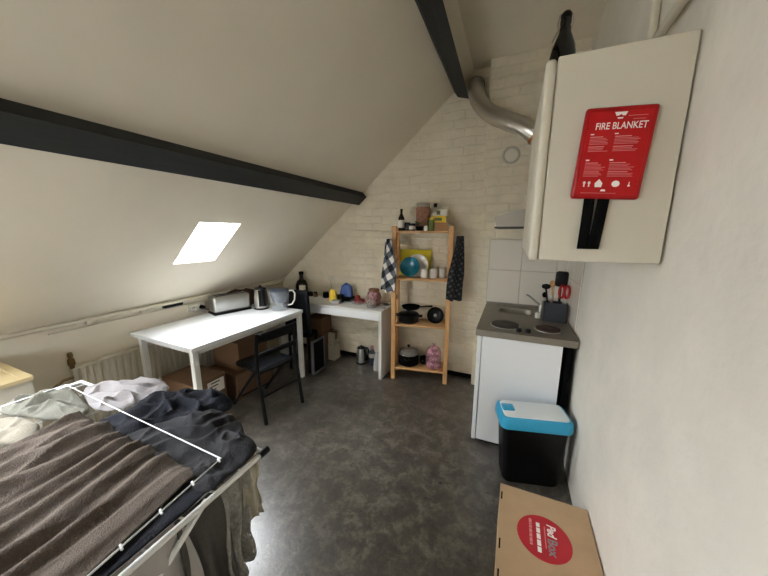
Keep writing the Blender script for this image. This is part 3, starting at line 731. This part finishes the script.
R_ = [[b.bm.verts.new(p) for p in q] for q in (rrect(bx0-.014, bx1+.014, by0-.014, by1+.014, .085, .0012), rrect(bx0-.01, bx1+.01, by0-.01, by1+.01, .082, .003), rrect(bx0+.004, bx1-.004, by0+.004, by1-.004, .075, .001), rrect(bx0+.014, bx1-.014, by0+.014, by1-.014, .07, -.04))]
for A, B_ in zip(R_, R_[1:]):
    for q in range(len(A)): b.bm.faces.new((A[q], A[(q+1) % len(A)], B_[(q+1) % len(A)], B_[q]))
b.bm.faces.new(R_[-1])
sk = b.build('sink', 'worktop', t, True)
for x, y, r, m in ((-.127, -.272, .10, 'plate'), (.167, -.262, .083, 'rust')):
    b = MB(); b.lathe([(r*1.1, 0), (r*1.08, .004), (r*1.0, .004)], x, y, 32, cap1=False); rg = b.build('hotplate_ring', 'steel', t, True)
    b = MB(); b.lathe([(r, .002), (r, .011), (r*.96, .013), (r*.3, .013), (r*.28, .010), (.001, .010)], x, y, 32, cap1=False); b.build('hotplate', m, t, True)
for x in (-.031, .03):
    b = MB(); b.lathe([(.019, 0), (.019, .012), (.015, .025), (.001, .026)], x, -.388, 16); b.build('knob', 'black', t, True)
b = MB(); b.lathe([(.022, 0), (.02, .05), (.015, .075), (.011, .09)], .15, .20, 16); fc = b.build('tap', 'steel', t, True)
b = MB(); b.tube([(.15, .20, .075), (.10, .20, .115), (.05, .195, .155), (.025, .195, .165)], [.010, .009, .008, .007], 8); b.build('spout', 'steel', fc, True)
b = MB(); b.tube([(.15, .20, .085), (.16, .155, .13)], .006, 8); b.build('tap_lever', 'steel', fc, True)
b = MB(); b.lathe([(.022, 0), (.022, .04), (.016, .048)], n=14)
t2 = b.build('soap_cup', 'whitec', None, True); at(t2, (.235, 2.74, .946)); tag(t2, 'small white cup at the sink edge beside the dark utensil holder', 'cup')

# utensil holder and utensils
UO = Vector((.350, 2.70, .946))
t = thing('utensil_holder', 'dark grey square utensil holder on the worktop', 'holder', UO)
b = MB()
for x0_, x1_, y0_, y1_, z0_, z1_ in ((-.082, .082, -.05, -.044, 0, .155), (-.082, .082, .044, .05, 0, .155), (-.082, -.076, -.05, .05, 0, .155), (.076, .082, -.05, .05, 0, .155), (-.08, .08, -.048, .048, 0, .008)):
    b.box(x0_, x1_, y0_, y1_, z0_, z1_)
b.build('holder_body', mat('dark slate plastic', '#2c3138', .5), t)
def spoon(name, lab, x, y, dx, dy, l, m, head):
    t = thing(name, lab, 'utensil', UO+Vector((x, y, .012)))
    b = MB(); b.tube([(0, 0, 0), (dx*.6, dy*.6, l*.6), (dx, dy, l)], [.006, .006, .007], 8); b.build('handle', m, t, True)
    w, h, m2 = head
    b = MB(); b.lathe([(.004, -h/2), (w*.8, -h*.3), (w, 0), (w*.8, h*.35), (.004, h/2)], dx, dy, 14, sy=.25, mtx=Matrix.Translation((0, 0, l+h*.4))); b.build('utensil_head', m2, t, True)
spoon('cooking_spoon', 'black ladle leaning left in the utensil holder', -.035, -.01, -.045, 0, .25, 'black', (.034, .045, 'black'))
spoon('wooden_spoon', 'wooden spoon in the middle of the utensil holder', -.012, .02, -.02, .02, .26, 'pine', (.022, .06, 'pine'))
spoon('spatula', 'dark spatula at the left of the utensil holder', -.055, .02, -.025, .01, .17, 'steel', (.02, .05, 'blackm'))
spoon('fork', 'steel fork at the front of the utensil holder', -.02, -.025, -.02, -.005, .16, 'steel', (.012, .05, 'steel'))
t = thing('knife_block', 'tall black brush head standing in the utensil holder', 'brush', UO+Vector((.028, .018, .012)))
t.name = 'dish_brush'
b = MB(); b.tube([(0, 0, 0), (-.004, 0, .27)], .009, 8); b.build('handle', 'black', t, True)
b = MB(); b.box(-.045, .045, -.018, .02, .27, .395, .018); b.build('brush_head', 'black', t, True)
t = thing('scissors', 'red handled scissors in the utensil holder', 'scissors', UO+Vector((.05, -.018, .012)))
b = MB(); b.box(-.008, .008, -.003, .003, 0, .18); b.build('blades', 'steel', t)
for s in (-1, 1):
    b = MB(); b.tube([(s*.018+.017*math.cos(a), -.0, .235+.05*math.sin(a)) for a in [2*PI*k/14 for k in range(14)]], .0095, 8, closed=True); b.build('handle', 'red', t, True)
t = thing('peeler', 'white handled peeler beside the red scissors', 'peeler', UO+Vector((.068, .0, .012)))
b = MB(); b.tube([(0, 0, 0), (.0, 0, .28)], [.006, .013], 8); b.build('handle', 'whitec', t, True)

# ------------------------------------------------------------------ hood, duct, vent
t = thing('range_hood', 'grey range hood on the wall above the hotplates', 'range hood', (.155, 2.75, 1.7))
b = MB(); b.prism([(-.285, 0), (.304, 0), (.304, .135), (-.12, .125), (-.20, .108), (-.302, .07), (-.302, .055)], -.3, .3); b.build('hood_body', mat('grey enamel', '#a9a398', .4), t)
b = MB(); b.box(-.30, .28, -.29, .29, -.012, 0); b.build('filter', 'plate', t)
b = MB(); b.lathe([(.085, .12), (.085, .17), (.075, .18)], .06, 0, 20); b.build('collar', 'cream', t, True)
# flexible duct
t = thing('vent_duct', 'silver flexible air duct curving from the gable wall to the hood', 'duct', (-.2, 3.0, 2.7))
ctrl = [(-.44, 3.32, 3.03), (-.44, 3.20, 3.02), (-.43, 3.10, 2.94), (-.38, 3.02, 2.80), (-.27, 2.92, 2.66), (-.12, 2.82, 2.55), (.02, 2.76, 2.46), (.13, 2.75, 2.36), (.20, 2.75, 2.22), (.215, 2.75, 2.08), (.215, 2.75, 1.885)]
def spline(P, n):
    P = [Vector(p) for p in P]; out = []
    for i in range(len(P)-1):
        a, b_, c, d = P[max(i-1, 0)], P[i], P[i+1], P[min(i+2, len(P)-1)]
        for k in range(n):
            s = k/n; out.append(.5*((2*b_)+(c-a)*s+(2*a-5*b_+4*c-d)*s*s+(3*b_-a-3*c+d)*s**3))
    return out+[P[-1]]
pts = [p-Vector((-.2, 3.0, 2.7)) for p in spline(ctrl, 14)]
b = MB(); b.tube(pts, [.067+(.004 if k % 2 else 0) for k in range(len(pts))], 22); b.build('duct_hose', 'alu', t, True)
b = MB(); b.tube([p+(pts[18]-pts[16])*0 for p in pts[13:16]], .075, 22); b.build('hose_clamp', 'plate', t, True)
b = MB(); b.tube(pts[92:95], .075, 22); b.build('hose_clamp', 'copper', t, True)
t = thing('wall_vent', 'round cream vent cover set in the brick chimney breast', 'vent', (-.085, 3.156, 2.36))
b = MB(); b.tube([(.068*math.cos(a), -.006, .068*math.sin(a)) for a in [2*PI*k/28 for k in range(28)]], .010, 8, closed=True); b.build('rim', 'grout', t, True)
b = MB(); b.lathe([(.062, -.002), (.06, .006), (.02, .012), (.001, .012)], n=28, cap1=False, mtx=Matrix.Rotation(PI/2, 4, 'X')); b.build('cover', 'cream', t, True)

# ------------------------------------------------------------------ wall cabinet and what is on it
CX0, CX1, CY0, CY1, CZ0, CZ1 = .055, .452, 1.265, 2.25, 1.55, 2.241
t = thing('wall_cabinet', 'cream wall cabinet with rounded door above the kitchen unit', 'wall cabinet', (.26, 1.79, 1.9))
o = Vector(t.location)
b = MB(); b.box(CX0+.036-o.x, CX1-o.x, CY0-o.y, CY1-o.y, CZ0-o.z+.006, CZ1-o.z, .003, seg=1); b.build('body', 'cream', t)
for k in range(2):
    y0_, y1_ = CY0+.001+k*.495, CY0+.001+k*.495+.492
    b = MB(); b.box(CX0-o.x, CX0+.034-o.x, y0_-o.y, y1_-o.y, CZ0-o.z, CZ1-o.z, .015, seg=4); d = b.build('door', 'cream', t, True)
b = MB(); b.box(CX1-o.x, XR+.0-o.x, CY0+.05-o.y, CY1-.05-o.y, CZ1-.09-o.z, CZ1-.04-o.z); b.build('hanging_rail', 'blackm', t)
t = thing('fire_blanket', 'red fire blanket case hung slanted on the side of the wall cabinet', 'fire blanket', (.2735, CY0, 1.912))
FB = Matrix.Rotation(math.radians(3.6), 4, 'Y')
b = MB(); b.box(-.096, .096, -.026, -.001, -.142, .142, .009, FB, seg=3); b.build('case', 'red', t, True)
b = MB(); b.box(-.083, .083, -.0275, -.0258, -.128, .126, .0006, FB, seg=1); pn = b.build('front_sheet', mat('red sheet', '#b31014', .45, spec=.3), t)
FT = FB @ Matrix.Translation((0, -.0279, 0)) @ Matrix.Rotation(PI/2, 4, 'X')
def TT(x, z): return FB @ Matrix.Translation((x, -.0279, z)) @ Matrix.Rotation(PI/2, 4, 'X')
text('lettering', 'FIRE BLANKET', .0285, 'wprint', pn, TT(.006, .082), sx=.76, bold=.0002)
e = -.0279
def strip(x0, x1, z0, z1): b.box(x0, x1, e, e+.0006, z0, z1, 0, FB)
def emblem(poly):
    b = MB(); b.prism(poly, e, e+.0006); bmesh.ops.transform(b.bm, matrix=FB, verts=b.bm.verts); b.build('emblem', 'wprint', pn)
emblem([(-.017, .123), (.017, .123), (.012, .112), (.006, .112), (0, .116), (-.006, .112), (-.012, .112)])
emblem([(-.008, .107), (.008, .107), (.006, .103), (-.006, .103)])
emblem([(-.032, -.105), (-.014, -.105), (-.012, -.093), (-.023, -.079), (-.034, -.093)])
emblem([(.024+.011*math.cos(a), -.094+.010*math.sin(a)) for a in [2*PI*k/14 for k in range(14)]])
for x in (-.066, -.052): emblem([(x, -.104), (x+.004, -.104), (x+.004, -.094), (x+.006, -.093), (x+.006, -.091), (x+.004, -.087), (x, -.087), (x-.002, -.091), (x-.002, -.093), (x, -.094)])
emblem([(.056, -.102), (.064, -.102), (.061, -.095), (.061, -.088), (.059, -.088), (.059, -.095)]); emblem([(-.015, -.118), (0, -.118), (-.002, -.112), (-.012, -.112)])
for x in (-.072, -.006):
    emblem([(x, .058), (x+.01, .058), (x+.01, .061), (x, .061)]); emblem([(x, -.022), (x+.01, -.022), (x+.01, -.018), (x, -.018)])
rnd = random.Random(3)
for x0_, w in ((-.072, .058), (-.004, .07)):
    for z, k in ((.052, 1), (.022, 0), (-.028, 1), (-.056, 0)):
        b = MB()
        strip(x0_, x0_+w*(.62 if k else .75), z-.002, z+.0005)
        for q in range(5 if k else 3): strip(x0_, x0_+w*rnd.uniform(.7, 1), z-.0065-q*.0042, z-.0053-q*.0042)
        b.build('lettering', 'pprint', pn)
b = MB(); strip(.02, .07, .110, .1112); strip(.034, .066, .10, .1012); b.build('lettering', 'pprint', pn)
b = MB(); strip(-.07, .03, -.1245, -.1235); b.build('lettering', 'pprint', pn)
b = MB(); b.box(-.03, .03, -.0012, 0, -.05, .06); b.build('mounting_plate', 'steel', t)
for x0_, x1_, x2_, x3_ in ((-.062, -.030, -.066, -.034), (-.022, .012, -.036, -.001)):
    b = MB(); b.grid(lambda u, v: ((x0_+(x1_-x0_)*u)*(1-v)+(x2_+(x3_-x2_)*u)*v, -.013-.004*math.sin(v*2.5), -.135-.175*v), 3, 10)
    b.build('pull_strap', 'blackm', t, True, solid=.003)

t = thing('swing_top_bottle', 'dark swing top beer bottle standing on the wall cabinet', 'bottle', (.128, 1.60, CZ1))
b = MB(); b.lathe([(.044, 0), (.049, .008), (.049, .15), (.043, .185), (.024, .235), (.019, .265), (.021, .27), (.021, .285), (.016, .288)], n=24); b.build('bottle_body', 'brown_glass', t, True)
b = MB(); b.lathe([(.02, .288), (.022, .302), (.014, .314), (.002, .317)], n=16); b.build('stopper', 'black', t, True)
b = MB(); b.tube([(-.024, 0, .25), (-.029, 0, .275), (-.024, -.003, .305), (.0, -.005, .318), (.024, -.003, .30), (.028, 0, .27), (.022, 0, .25)], .0022, 6); b.tube([(-.026, 0, .25), (-.045, 0, .21)], .003, 6); b.build('wire_clasp', 'steel', t, True)
b = MB(); b.lathe([(.0495, .05), (.0495, .115)], n=24, cap0=False, cap1=False); b.build('label', 'blackm', t, True)
b = MB(); b.tube([(.018*math.cos(a), .018*math.sin(a), 0) for a in [2*PI*k/16 for k in range(16)]], .006, 6, closed=True)
o2 = b.build('rubber_ring', 'whitec', None, True); o2.matrix_world = Matrix.Translation((.085, 1.56, CZ1+.025)) @ Matrix.Rotation(PI/2-.2, 4, 'X'); tag(o2, 'small white ring leaning on the beer bottle on the wall cabinet', 'ring')

t = thing('wall_pipe', 'pale pipe along the rough wall just above the wall cabinet', 'pipe', (XR-.028, 1.3, 2.37))
b = MB(); b.tube([(0, -2.5, .03), (0, .0, .015), (0, .36, 0)], .016, 10); b.build('pipe_run', 'cream', t, True)
b = MB(); b.tube([(.01, .37, -.11), (.01, .37, .82)], .016, 10); b.build('wall_edge_tube', 'cream', t, True)  # thin tube standing in for the vertical edge of the wall offset
b = MB(); b.box(-.018, .028, -.32, -.29, .0, .035, .004); b.build('pipe_bracket', 'cream', t)

# ------------------------------------------------------------------ bin
t = thing('waste_bin', 'black waste bin with turquoise lid in front of the kitchen cabinet', 'bin', (.205, 2.035, 0), math.radians(14))
b = MB()
def rr(w, d, r, z, n=6):
    out = []
    for cx, cy, a0 in ((w-r, d-r, 0), (-w+r, d-r, 90), (-w+r, -d+r, 180), (w-r, -d+r, 270)):
        for k in range(n+1):
            a = math.radians(a0+90*k/n); out.append((cx+r*math.cos(a), cy+r*math.sin(a), z))
    return out
def loft(b, rings, cap0=True, cap1=True):
    R = [[b.bm.verts.new(p) for p in r] for r in rings]
    n = len(R[0])
    for A, B_ in zip(R, R[1:]):
        for j in range(n): b.bm.faces.new((A[j], A[(j+1) % n], B_[(j+1) % n], B_[j]))
    if cap0: b.bm.faces.new(list(reversed(R[0])))
    if cap1: b.bm.faces.new(R[-1])
    return b
loft(b, [rr(.168, .085, .04, 0), rr(.173, .09, .04, .01), rr(.20, .108, .04, .425)]).build('bin_body', 'black', t, True)
b = MB(); loft(b, [rr(.219, .118, .045, .412), rr(.221, .12, .045, .418), rr(.22, .119, .045, .463), rr(.212, .111, .04, .485), rr(.20, .10, .035, .489)]).build('lid', 'blue', t, True)
b = MB(); loft(b, [rr(.198, .098, .03, .4885), rr(.195, .095, .03, .494), rr(.12, .06, .02, .498)]); lf = b.build('lid_flap', 'lidw', t, True)
b = MB(); b.box(-.196, -.118, -.035, .045, .489, .5025, .01); b.build('push_button', 'blue', lf, True)

# ------------------------------------------------------------------ branded carton
t = thing('parcel_box', 'brown cardboard parcel with red round print beside the rough wall', 'box', (.247, 1.07, 0))
b = MB(); b.box(-.208, .205, -.52, .525, 0, .25, .004, seg=1); b.build('body', 'card', t)
b = MB(); b.box(-.209, .206, -.30, .526, .25, .2535); lid = b.build('lid', 'card', t)
b = MB(); b.box(-.206, .17, -.52, -.305, .2505, .258, 0, None); b.build('flap', 'card', t)
for y in (.445, .17, .03):
    b = MB(); b.box(-.203, -.196, y-.025, y+.025, .2532, .2541); b.build('slot', 'blackm', lid)
LX, LY = -.010, .278
b = MB(); b.lathe([(.115, .2534), (.115, .2539)], LX, LY, 48); lg = b.build('round_print', 'redp', lid)
def LT(x, y): return Matrix.Translation((LX+x, LY+y, .2541)) @ Matrix.Rotation(-PI/2, 4, 'Z')
text('lettering', 'Ped', .052, 'wprint', lg, LT(.034, .048), shear=.2, bold=.0015, sx=.8)
text('lettering', 'Box', .054, 'gprint', lg, LT(.033, -.036), bold=.0015, sx=.95)
b = MB()
rnd = random.Random(5)
y = .07
while y > -.075:
    l = rnd.uniform(.012, .03); b.box(LX-.022-.008, LX-.022+.008, LY+y-l, LY+y, .2538, .2543); y -= l+.005
b.build('lettering', 'wprint', lg)
b = MB(); y = .08
while y > -.06:
    l = rnd.uniform(.008, .022); b.box(LX-.055-.006, LX-.055+.006, LY+y-l, LY+y, .2538, .2543); y -= l+.004
b.box(LX+.004, LX+.008, LY-.05, LY+.06, .2538, .2543)
b.build('lettering', 'pprint', lg)

# ------------------------------------------------------------------ drying rack
RX0, RX1, RY0, RY1, RZ = -1.97, -.745, -1.05, .668, .9
t = thing('drying_rack', 'white folding clothes drying rack loaded with laundry', 'drying rack', (-1.36, -.2, 0))
o = Vector(t.location)
def wl(*p): return Vector(p)-o
b = MB(); b.tube([wl(RX0, RY0, RZ), wl(RX1, RY0, RZ), wl(RX1, RY1, RZ), wl(RX0, RY1, RZ)], .0095, 10, closed=True); b.build('frame', 'white', t, True)
for x in (-1.36, RX1):
    b = MB(); b.tube([wl(x, RY1-.02 if x == RX1 else RY1, RZ), wl(x, RY1+.018, RZ)], .012, 10); b.build('end_cap', 'black' if x == RX1 else 'white', t, True)
b = MB(); b.tube([wl(-1.86, .575, .955), wl(-.795, .545, .955), wl(-.757, .21, .955), wl(-.757, -.95, .955), wl(-1.85, -.95, .955)], .0023, 8, closed=True); b.build('wing_wire', 'white', t, True)
for k in range(11):
    x = RX1-.028-k*.115
    b = MB(); b.tube([wl(x, RY0, RZ), wl(x, RY1, RZ)], .0028, 6); b.build('wire', 'white', t, True)
for k in range(5):
    y = .58-.09*k
    b = MB(); b.tube([wl(RX1, y, RZ), wl(RX1-.028, y-.01, RZ+.004)], .003, 6); b.build('clip', 'white', t, True)
    b = MB(); xx = -.795+.038*min(1, (.545-y+.04)/.335); b.tube([wl(xx-.007, y-.04, .955), wl(xx+.007, y-.044, .953)], .0032, 6); b.build('clip', 'white', t, True)
for s, x in ((1, RX1-.04), (1, RX0+.04)):
    b = MB(); b.tube([wl(x, RY1-.25, .02), wl(x, -.85, RZ-.01)], .009, 8); b.build('leg', 'white', t, True)
    b = MB(); b.tube([wl(x+.02, -.78, .02), wl(x+.02, RY1-.2, RZ-.01)], .009, 8); b.build('leg', 'white', t, True)
for y in (RY1-.25, -.78):
    b = MB(); b.tube([wl(RX0+.04, y, .012), wl(RX1-.02, y, .012)], .009, 8); b.build('foot_bar', 'white', t, True)

# laundry lying on the rack
def towel():
    def f(u, v):
        xl = -1.545+.10*v*.9+.03*ns(v*4, 3); xr = -.840+.055*min(1, v*4.2)
        x = xl+(xr-xl)*u
        y = .50+.012*ns(u*9, 1)-v*1.25
        w = .9*ns(u*2.1, v*2.2, 4)+.35*ns(u*5, v*3.1, 14)
        s1 = u*8.2+w+.5*v
        r = 1-abs(math.sin(s1*PI))                       # one sharp crest per fold
        s2 = u*13.7-1.1*w+.8*v
        r2 = 1-abs(math.sin(s2*PI))
        a1 = .55+.75*ns(u*3.3, v*2.6, 21)+.25; a2 = .4+.9*ns(u*4.1, v*3.0, 33)
        z = .93+.034*max(.12, a1)*(1-(1-r)**1.7)+.012*max(0, a2)*r2+.010*ns(u*6, v*3.5, 9)+.002*ns(u*40, v*40, 2)
        e = min(1, max(0, (1-u)/.12)); z = .928+(z-.928)*(.25+.75*e)
        return (x, y, z - (.0 if v > .03 else .014*(1-v/.03)))
    return MB().grid(f, 230, 110).build('bath_towel', 'towel', None, True, solid=.006)
tag(towel(), 'large brown grey towel with long folds across the drying rack', 'towel')

def rumple(name, m, outline, z0, h, fdir, ffreq, seed, label, cat, amp=.035, drop=.03, power=.5, ylow=0, group=None, nr=60, na=200):
    """a crumpled garment: star-shaped outline (x, y points around a middle), folds running along fdir"""
    cx = sum(p[0] for p in outline)/len(outline); cy = sum(p[1] for p in outline)/len(outline)
    n = len(outline)
    def rim(a):
        s = a/(2*PI)*n; i = int(s) % n; f = s-int(s)
        P = [Vector(outline[(i+k-1) % n]) for k in range(4)]
        return .5*((2*P[1])+(P[2]-P[0])*f+(2*P[0]-5*P[1]+4*P[2]-P[3])*f*f+(3*P[1]-P[0]-3*P[2]+P[3])*f**3)
    d = Vector((math.cos(fdir), math.sin(fdir))); q = Vector((-d.y, d.x))
    b = MB(); rows = []
    c = b.bm.verts.new((0, 0, 0)); cen = None
    for i in range(1, nr+1):
        r = i/nr; row = []
        for j in range(na):
            R = rim(2*PI*j/na)
            k = min(1, r/.86)
            x = cx+(R.x-cx)*k; y = cy+(R.y-cy)*k
            w = ns(x*6, y*6, seed)*.75
            s = (x*q.x+y*q.y)*ffreq+w*1.6+.35*ns(x*11+seed, y*11, seed)
            fold = (1-abs(math.sin(s*PI)))**.7
            wx, wy = x+.05*ns(x*7, y*7, seed+8), y+.05*ns(x*7, y*7, seed+18)
            f2 = (1-abs(ns(wx*7-seed, wy*9, seed*2)))**7+.2*(1-abs(ns(wx*17+seed, wy*17, seed*3)))**5
            env = (1-k**3)**power
            g = min(1, max(0, (y-ylow)/.16)) if ylow else 1
            z = z0+h*g*env*(.55+.9*ns(x*4, y*4, seed+5))+(amp*.8*fold+amp*.9*f2+amp*.3*ns(x*22, y*22, seed))*(.25+.75*env)*(.45+.55*g)
            if r > .86: z -= drop*((r-.86)/.14)
            row.append(b.bm.verts.new((x, y, z)))
        rows.append(row)
    c.co = (cx, cy, sum(v.co.z for v in rows[0])/na)
    for j in range(na): b.bm.faces.new((c, rows[0][j], rows[0][(j+1) % na]))
    for A, B_ in zip(rows, rows[1:]):
        for j in range(na): b.bm.faces.new((A[j], A[(j+1) % na], B_[(j+1) % na], B_[j]))
    return tag(b.build(name, m, None, True, solid=.004), label, cat, group)

# outlines run counter-clockwise
rumple('jeans', 'jean', [(-.765, .47), (-.755, .57), (-.765, .655), (-.85, .685), (-.93, .73), (-1.03, .74), (-1.14, .68), (-1.24, .57), (-1.25, .49), (-1.08, .465), (-.90, .46)], .914, .028, math.radians(50), 9, 1.3, 'crumpled charcoal jeans on the far right corner of the drying rack', 'jeans', amp=.036, drop=.004, ylow=.53)
rumple('sweater', 'navy', [(-1.22, .60), (-1.10, .72), (-1.06, .80), (-1.18, .84), (-1.33, .80), (-1.42, .70), (-1.45, .56), (-1.42, .49), (-1.28, .48)], .914, .02, math.radians(55), 10, 4.1, 'crumpled navy sweater at the far edge of the drying rack', 'sweater', amp=.036, drop=.004, ylow=.53)
rumple('trousers', 'navy', [(-.765, .12), (-.762, .30), (-.768, .46), (-.85, .50), (-1.0, .50), (-1.02, .30), (-1.0, -.1), (-.90, -.25), (-.78, -.10)], .9125, .003, math.radians(85), 6, 3.9, 'dark navy trousers lying under the right edge of the brown towel', 'trousers', amp=.006, drop=.002)
rumple('bed_sheet', 'sheet_l', [(-1.46, .62), (-1.43, .74), (-1.50, .80), (-1.64, .78), (-1.78, .70), (-1.80, .62), (-1.70, .58), (-1.56, .56)], .914, .015, math.radians(25), 16, 6.6, 'folded white sheet at the far left of the drying rack', 'sheet', amp=.03, drop=.004)
rumple('hoodie', 'hood', [(-1.56, .51), (-1.60, .545), (-1.72, .565), (-1.86, .56), (-1.97, .50), (-1.98, .43), (-1.90, .39), (-1.74, .42), (-1.64, .45)], .914, .01, math.radians(10), 11, 2.7, 'crumpled grey green hoodie at the left of the brown towel', 'hoodie', amp=.035, drop=.004)
rumple('shirt', 'cream_l', [(-1.555, .34), (-1.60, .40), (-1.68, .41), (-1.82, .38), (-1.90, .25), (-1.86, -.1), (-1.70, -.25), (-1.53, -.20), (-1.52, .10)], .914, .02, math.radians(60), 7, 9.2, 'pale cream shirt lying between hoodie and brown towel', 'shirt', amp=.02, drop=.004)

# laundry hanging below the right bar
def hanging(name, m, y0, y1, z1, label, cat, seed, fold=5, depth=.03, flare=1.0, xo=0, ragged=.03, group=None):
    ym = (y0+y1)/2; hw = (y1-y0)/2
    def f(u, v):
        w = hw*(1+(flare-1)*v); y = ym+(u*2-1)*w+.02*ns(v*2, seed)
        z = RZ+.004-(RZ+.004-z1)*v - ragged*v*ns(u*4, seed, 3)
        x = RX1-.026+xo*v+depth*(.10+v)*math.sin(u*PI*fold+seed+1.2*ns(u*2, v*2, seed)) + .02*v*ns(u*5, v*4, seed+2)
        if v < .04: x -= .008*(1-v/.04)
        return (x, y, z)
    o = MB().grid(f, 60, 44).build(name, m, None, True, solid=.004)
    return tag(o, label, cat, group)
hanging('knitted_top', 'lace', .505, .625, .52, 'grey knitted top hanging from the right bar corner', 'top', 1.0, 5, .022, .85, .005, .09)
hanging('trousers', 'trouser', .385, .53, .40, 'dark taupe trousers hanging between knitted top and white shirt', 'trousers', 2.2, 4, .02, 1.0, -.005)
hanging('shirt', 'sheet', .20, .40, .40, 'white shirt hanging from the right bar of the drying rack', 'shirt', 3.4, 5, .035, 1.5, .02)
hanging('scarf', 'creamc', .60, .655, .68, 'short pale scarf hanging at the end of the right bar', 'scarf', 5.1, 2, .015, 1.3, .012)

# ------------------------------------------------------------------ light, camera
w = bpy.data.worlds.new('sky'); bpy.context.scene.world = w; w.use_nodes = True
nt = w.node_tree; bg = nt.nodes['Background']
bg.inputs['Color'].default_value = (.92, .96, 1, 1); tc = nt.nodes.new('ShaderNodeTexCoord'); sp = nt.nodes.new('ShaderNodeSeparateXYZ'); nt.links.new(tc.outputs['Generated'], sp.inputs[0])
mr = nt.nodes.new('ShaderNodeMapRange'); mr.inputs['From Min'].default_value = 0; mr.inputs['From Max'].default_value = 1
mr.inputs['To Min'].default_value = 9; mr.inputs['To Max'].default_value = 30; nt.links.new(sp.outputs['Z'], mr.inputs[0])
nt.links.new(mr.outputs[0], bg.inputs['Strength'])
def portal(wd):
    l = bpy.data.lights.new('daylight', 'AREA'); l.shape = 'RECTANGLE'
    l.size = (wd[1]-wd[0])*math.sqrt(1+SL*SL); l.size_y = wd[3]-wd[2]
    l.cycles.is_portal = True
    o = bpy.data.objects.new('daylight', l); C.objects.link(o)
    c = slope_pt((wd[0]+wd[1])/2, (wd[2]+wd[3])/2, .13)
    X = Vector((1, 0, SL)).normalized(); Y = Vector((0, 1, 0)); Z = X.cross(Y)
    m = Matrix((X, Y, Z)).transposed().to_4x4(); m.translation = c; o.matrix_world = m
for wd in (W1, W2): portal(wd)  # visible skylight, then the added one
l = bpy.data.lights.new('daylight', 'AREA'); l.shape = 'RECTANGLE'; l.size = FW[1]-FW[0]; l.size_y = FW[3]-FW[2]; l.cycles.is_portal = True  # portal for the added window behind the camera
o = bpy.data.objects.new('daylight', l); C.objects.link(o); o.location = ((FW[0]+FW[1])/2, YF-.09, (FW[2]+FW[3])/2); o.rotation_euler = (-PI/2, 0, PI) if False else (PI/2, 0, PI)

cam = bpy.data.cameras.new('camera'); co = bpy.data.objects.new('camera', cam); C.objects.link(co)
cam.sensor_width = 36; cam.lens = 296/768*36; cam.clip_start = .02
yw, pt, rl = math.radians(-23.40363611), math.radians(10.80812138), math.radians(.20738408)
f = Vector((math.sin(yw)*math.cos(pt), math.cos(yw)*math.cos(pt), -math.sin(pt)))
r = Vector((math.cos(yw), -math.sin(yw), 0)); u = r.cross(f)
r2 = r*math.cos(rl)+u*math.sin(rl); u2 = -r*math.sin(rl)+u*math.cos(rl)
m = Matrix((r2, u2, -f)).transposed().to_4x4(); m.translation = (0, 0, 1.66); co.matrix_world = m
sc = bpy.context.scene; sc.camera = co
sc.view_settings.view_transform = 'Standard'; sc.view_settings.look = 'None'; sc.view_settings.gamma = 1
sc.view_settings.use_curve_mapping = False
sc.view_settings.exposure = 1.2
sc.cycles.max_bounces = 10; sc.cycles.diffuse_bounces = 7; sc.cycles.transparent_max_bounces = 12
sc.cycles.sample_clamp_indirect = 6
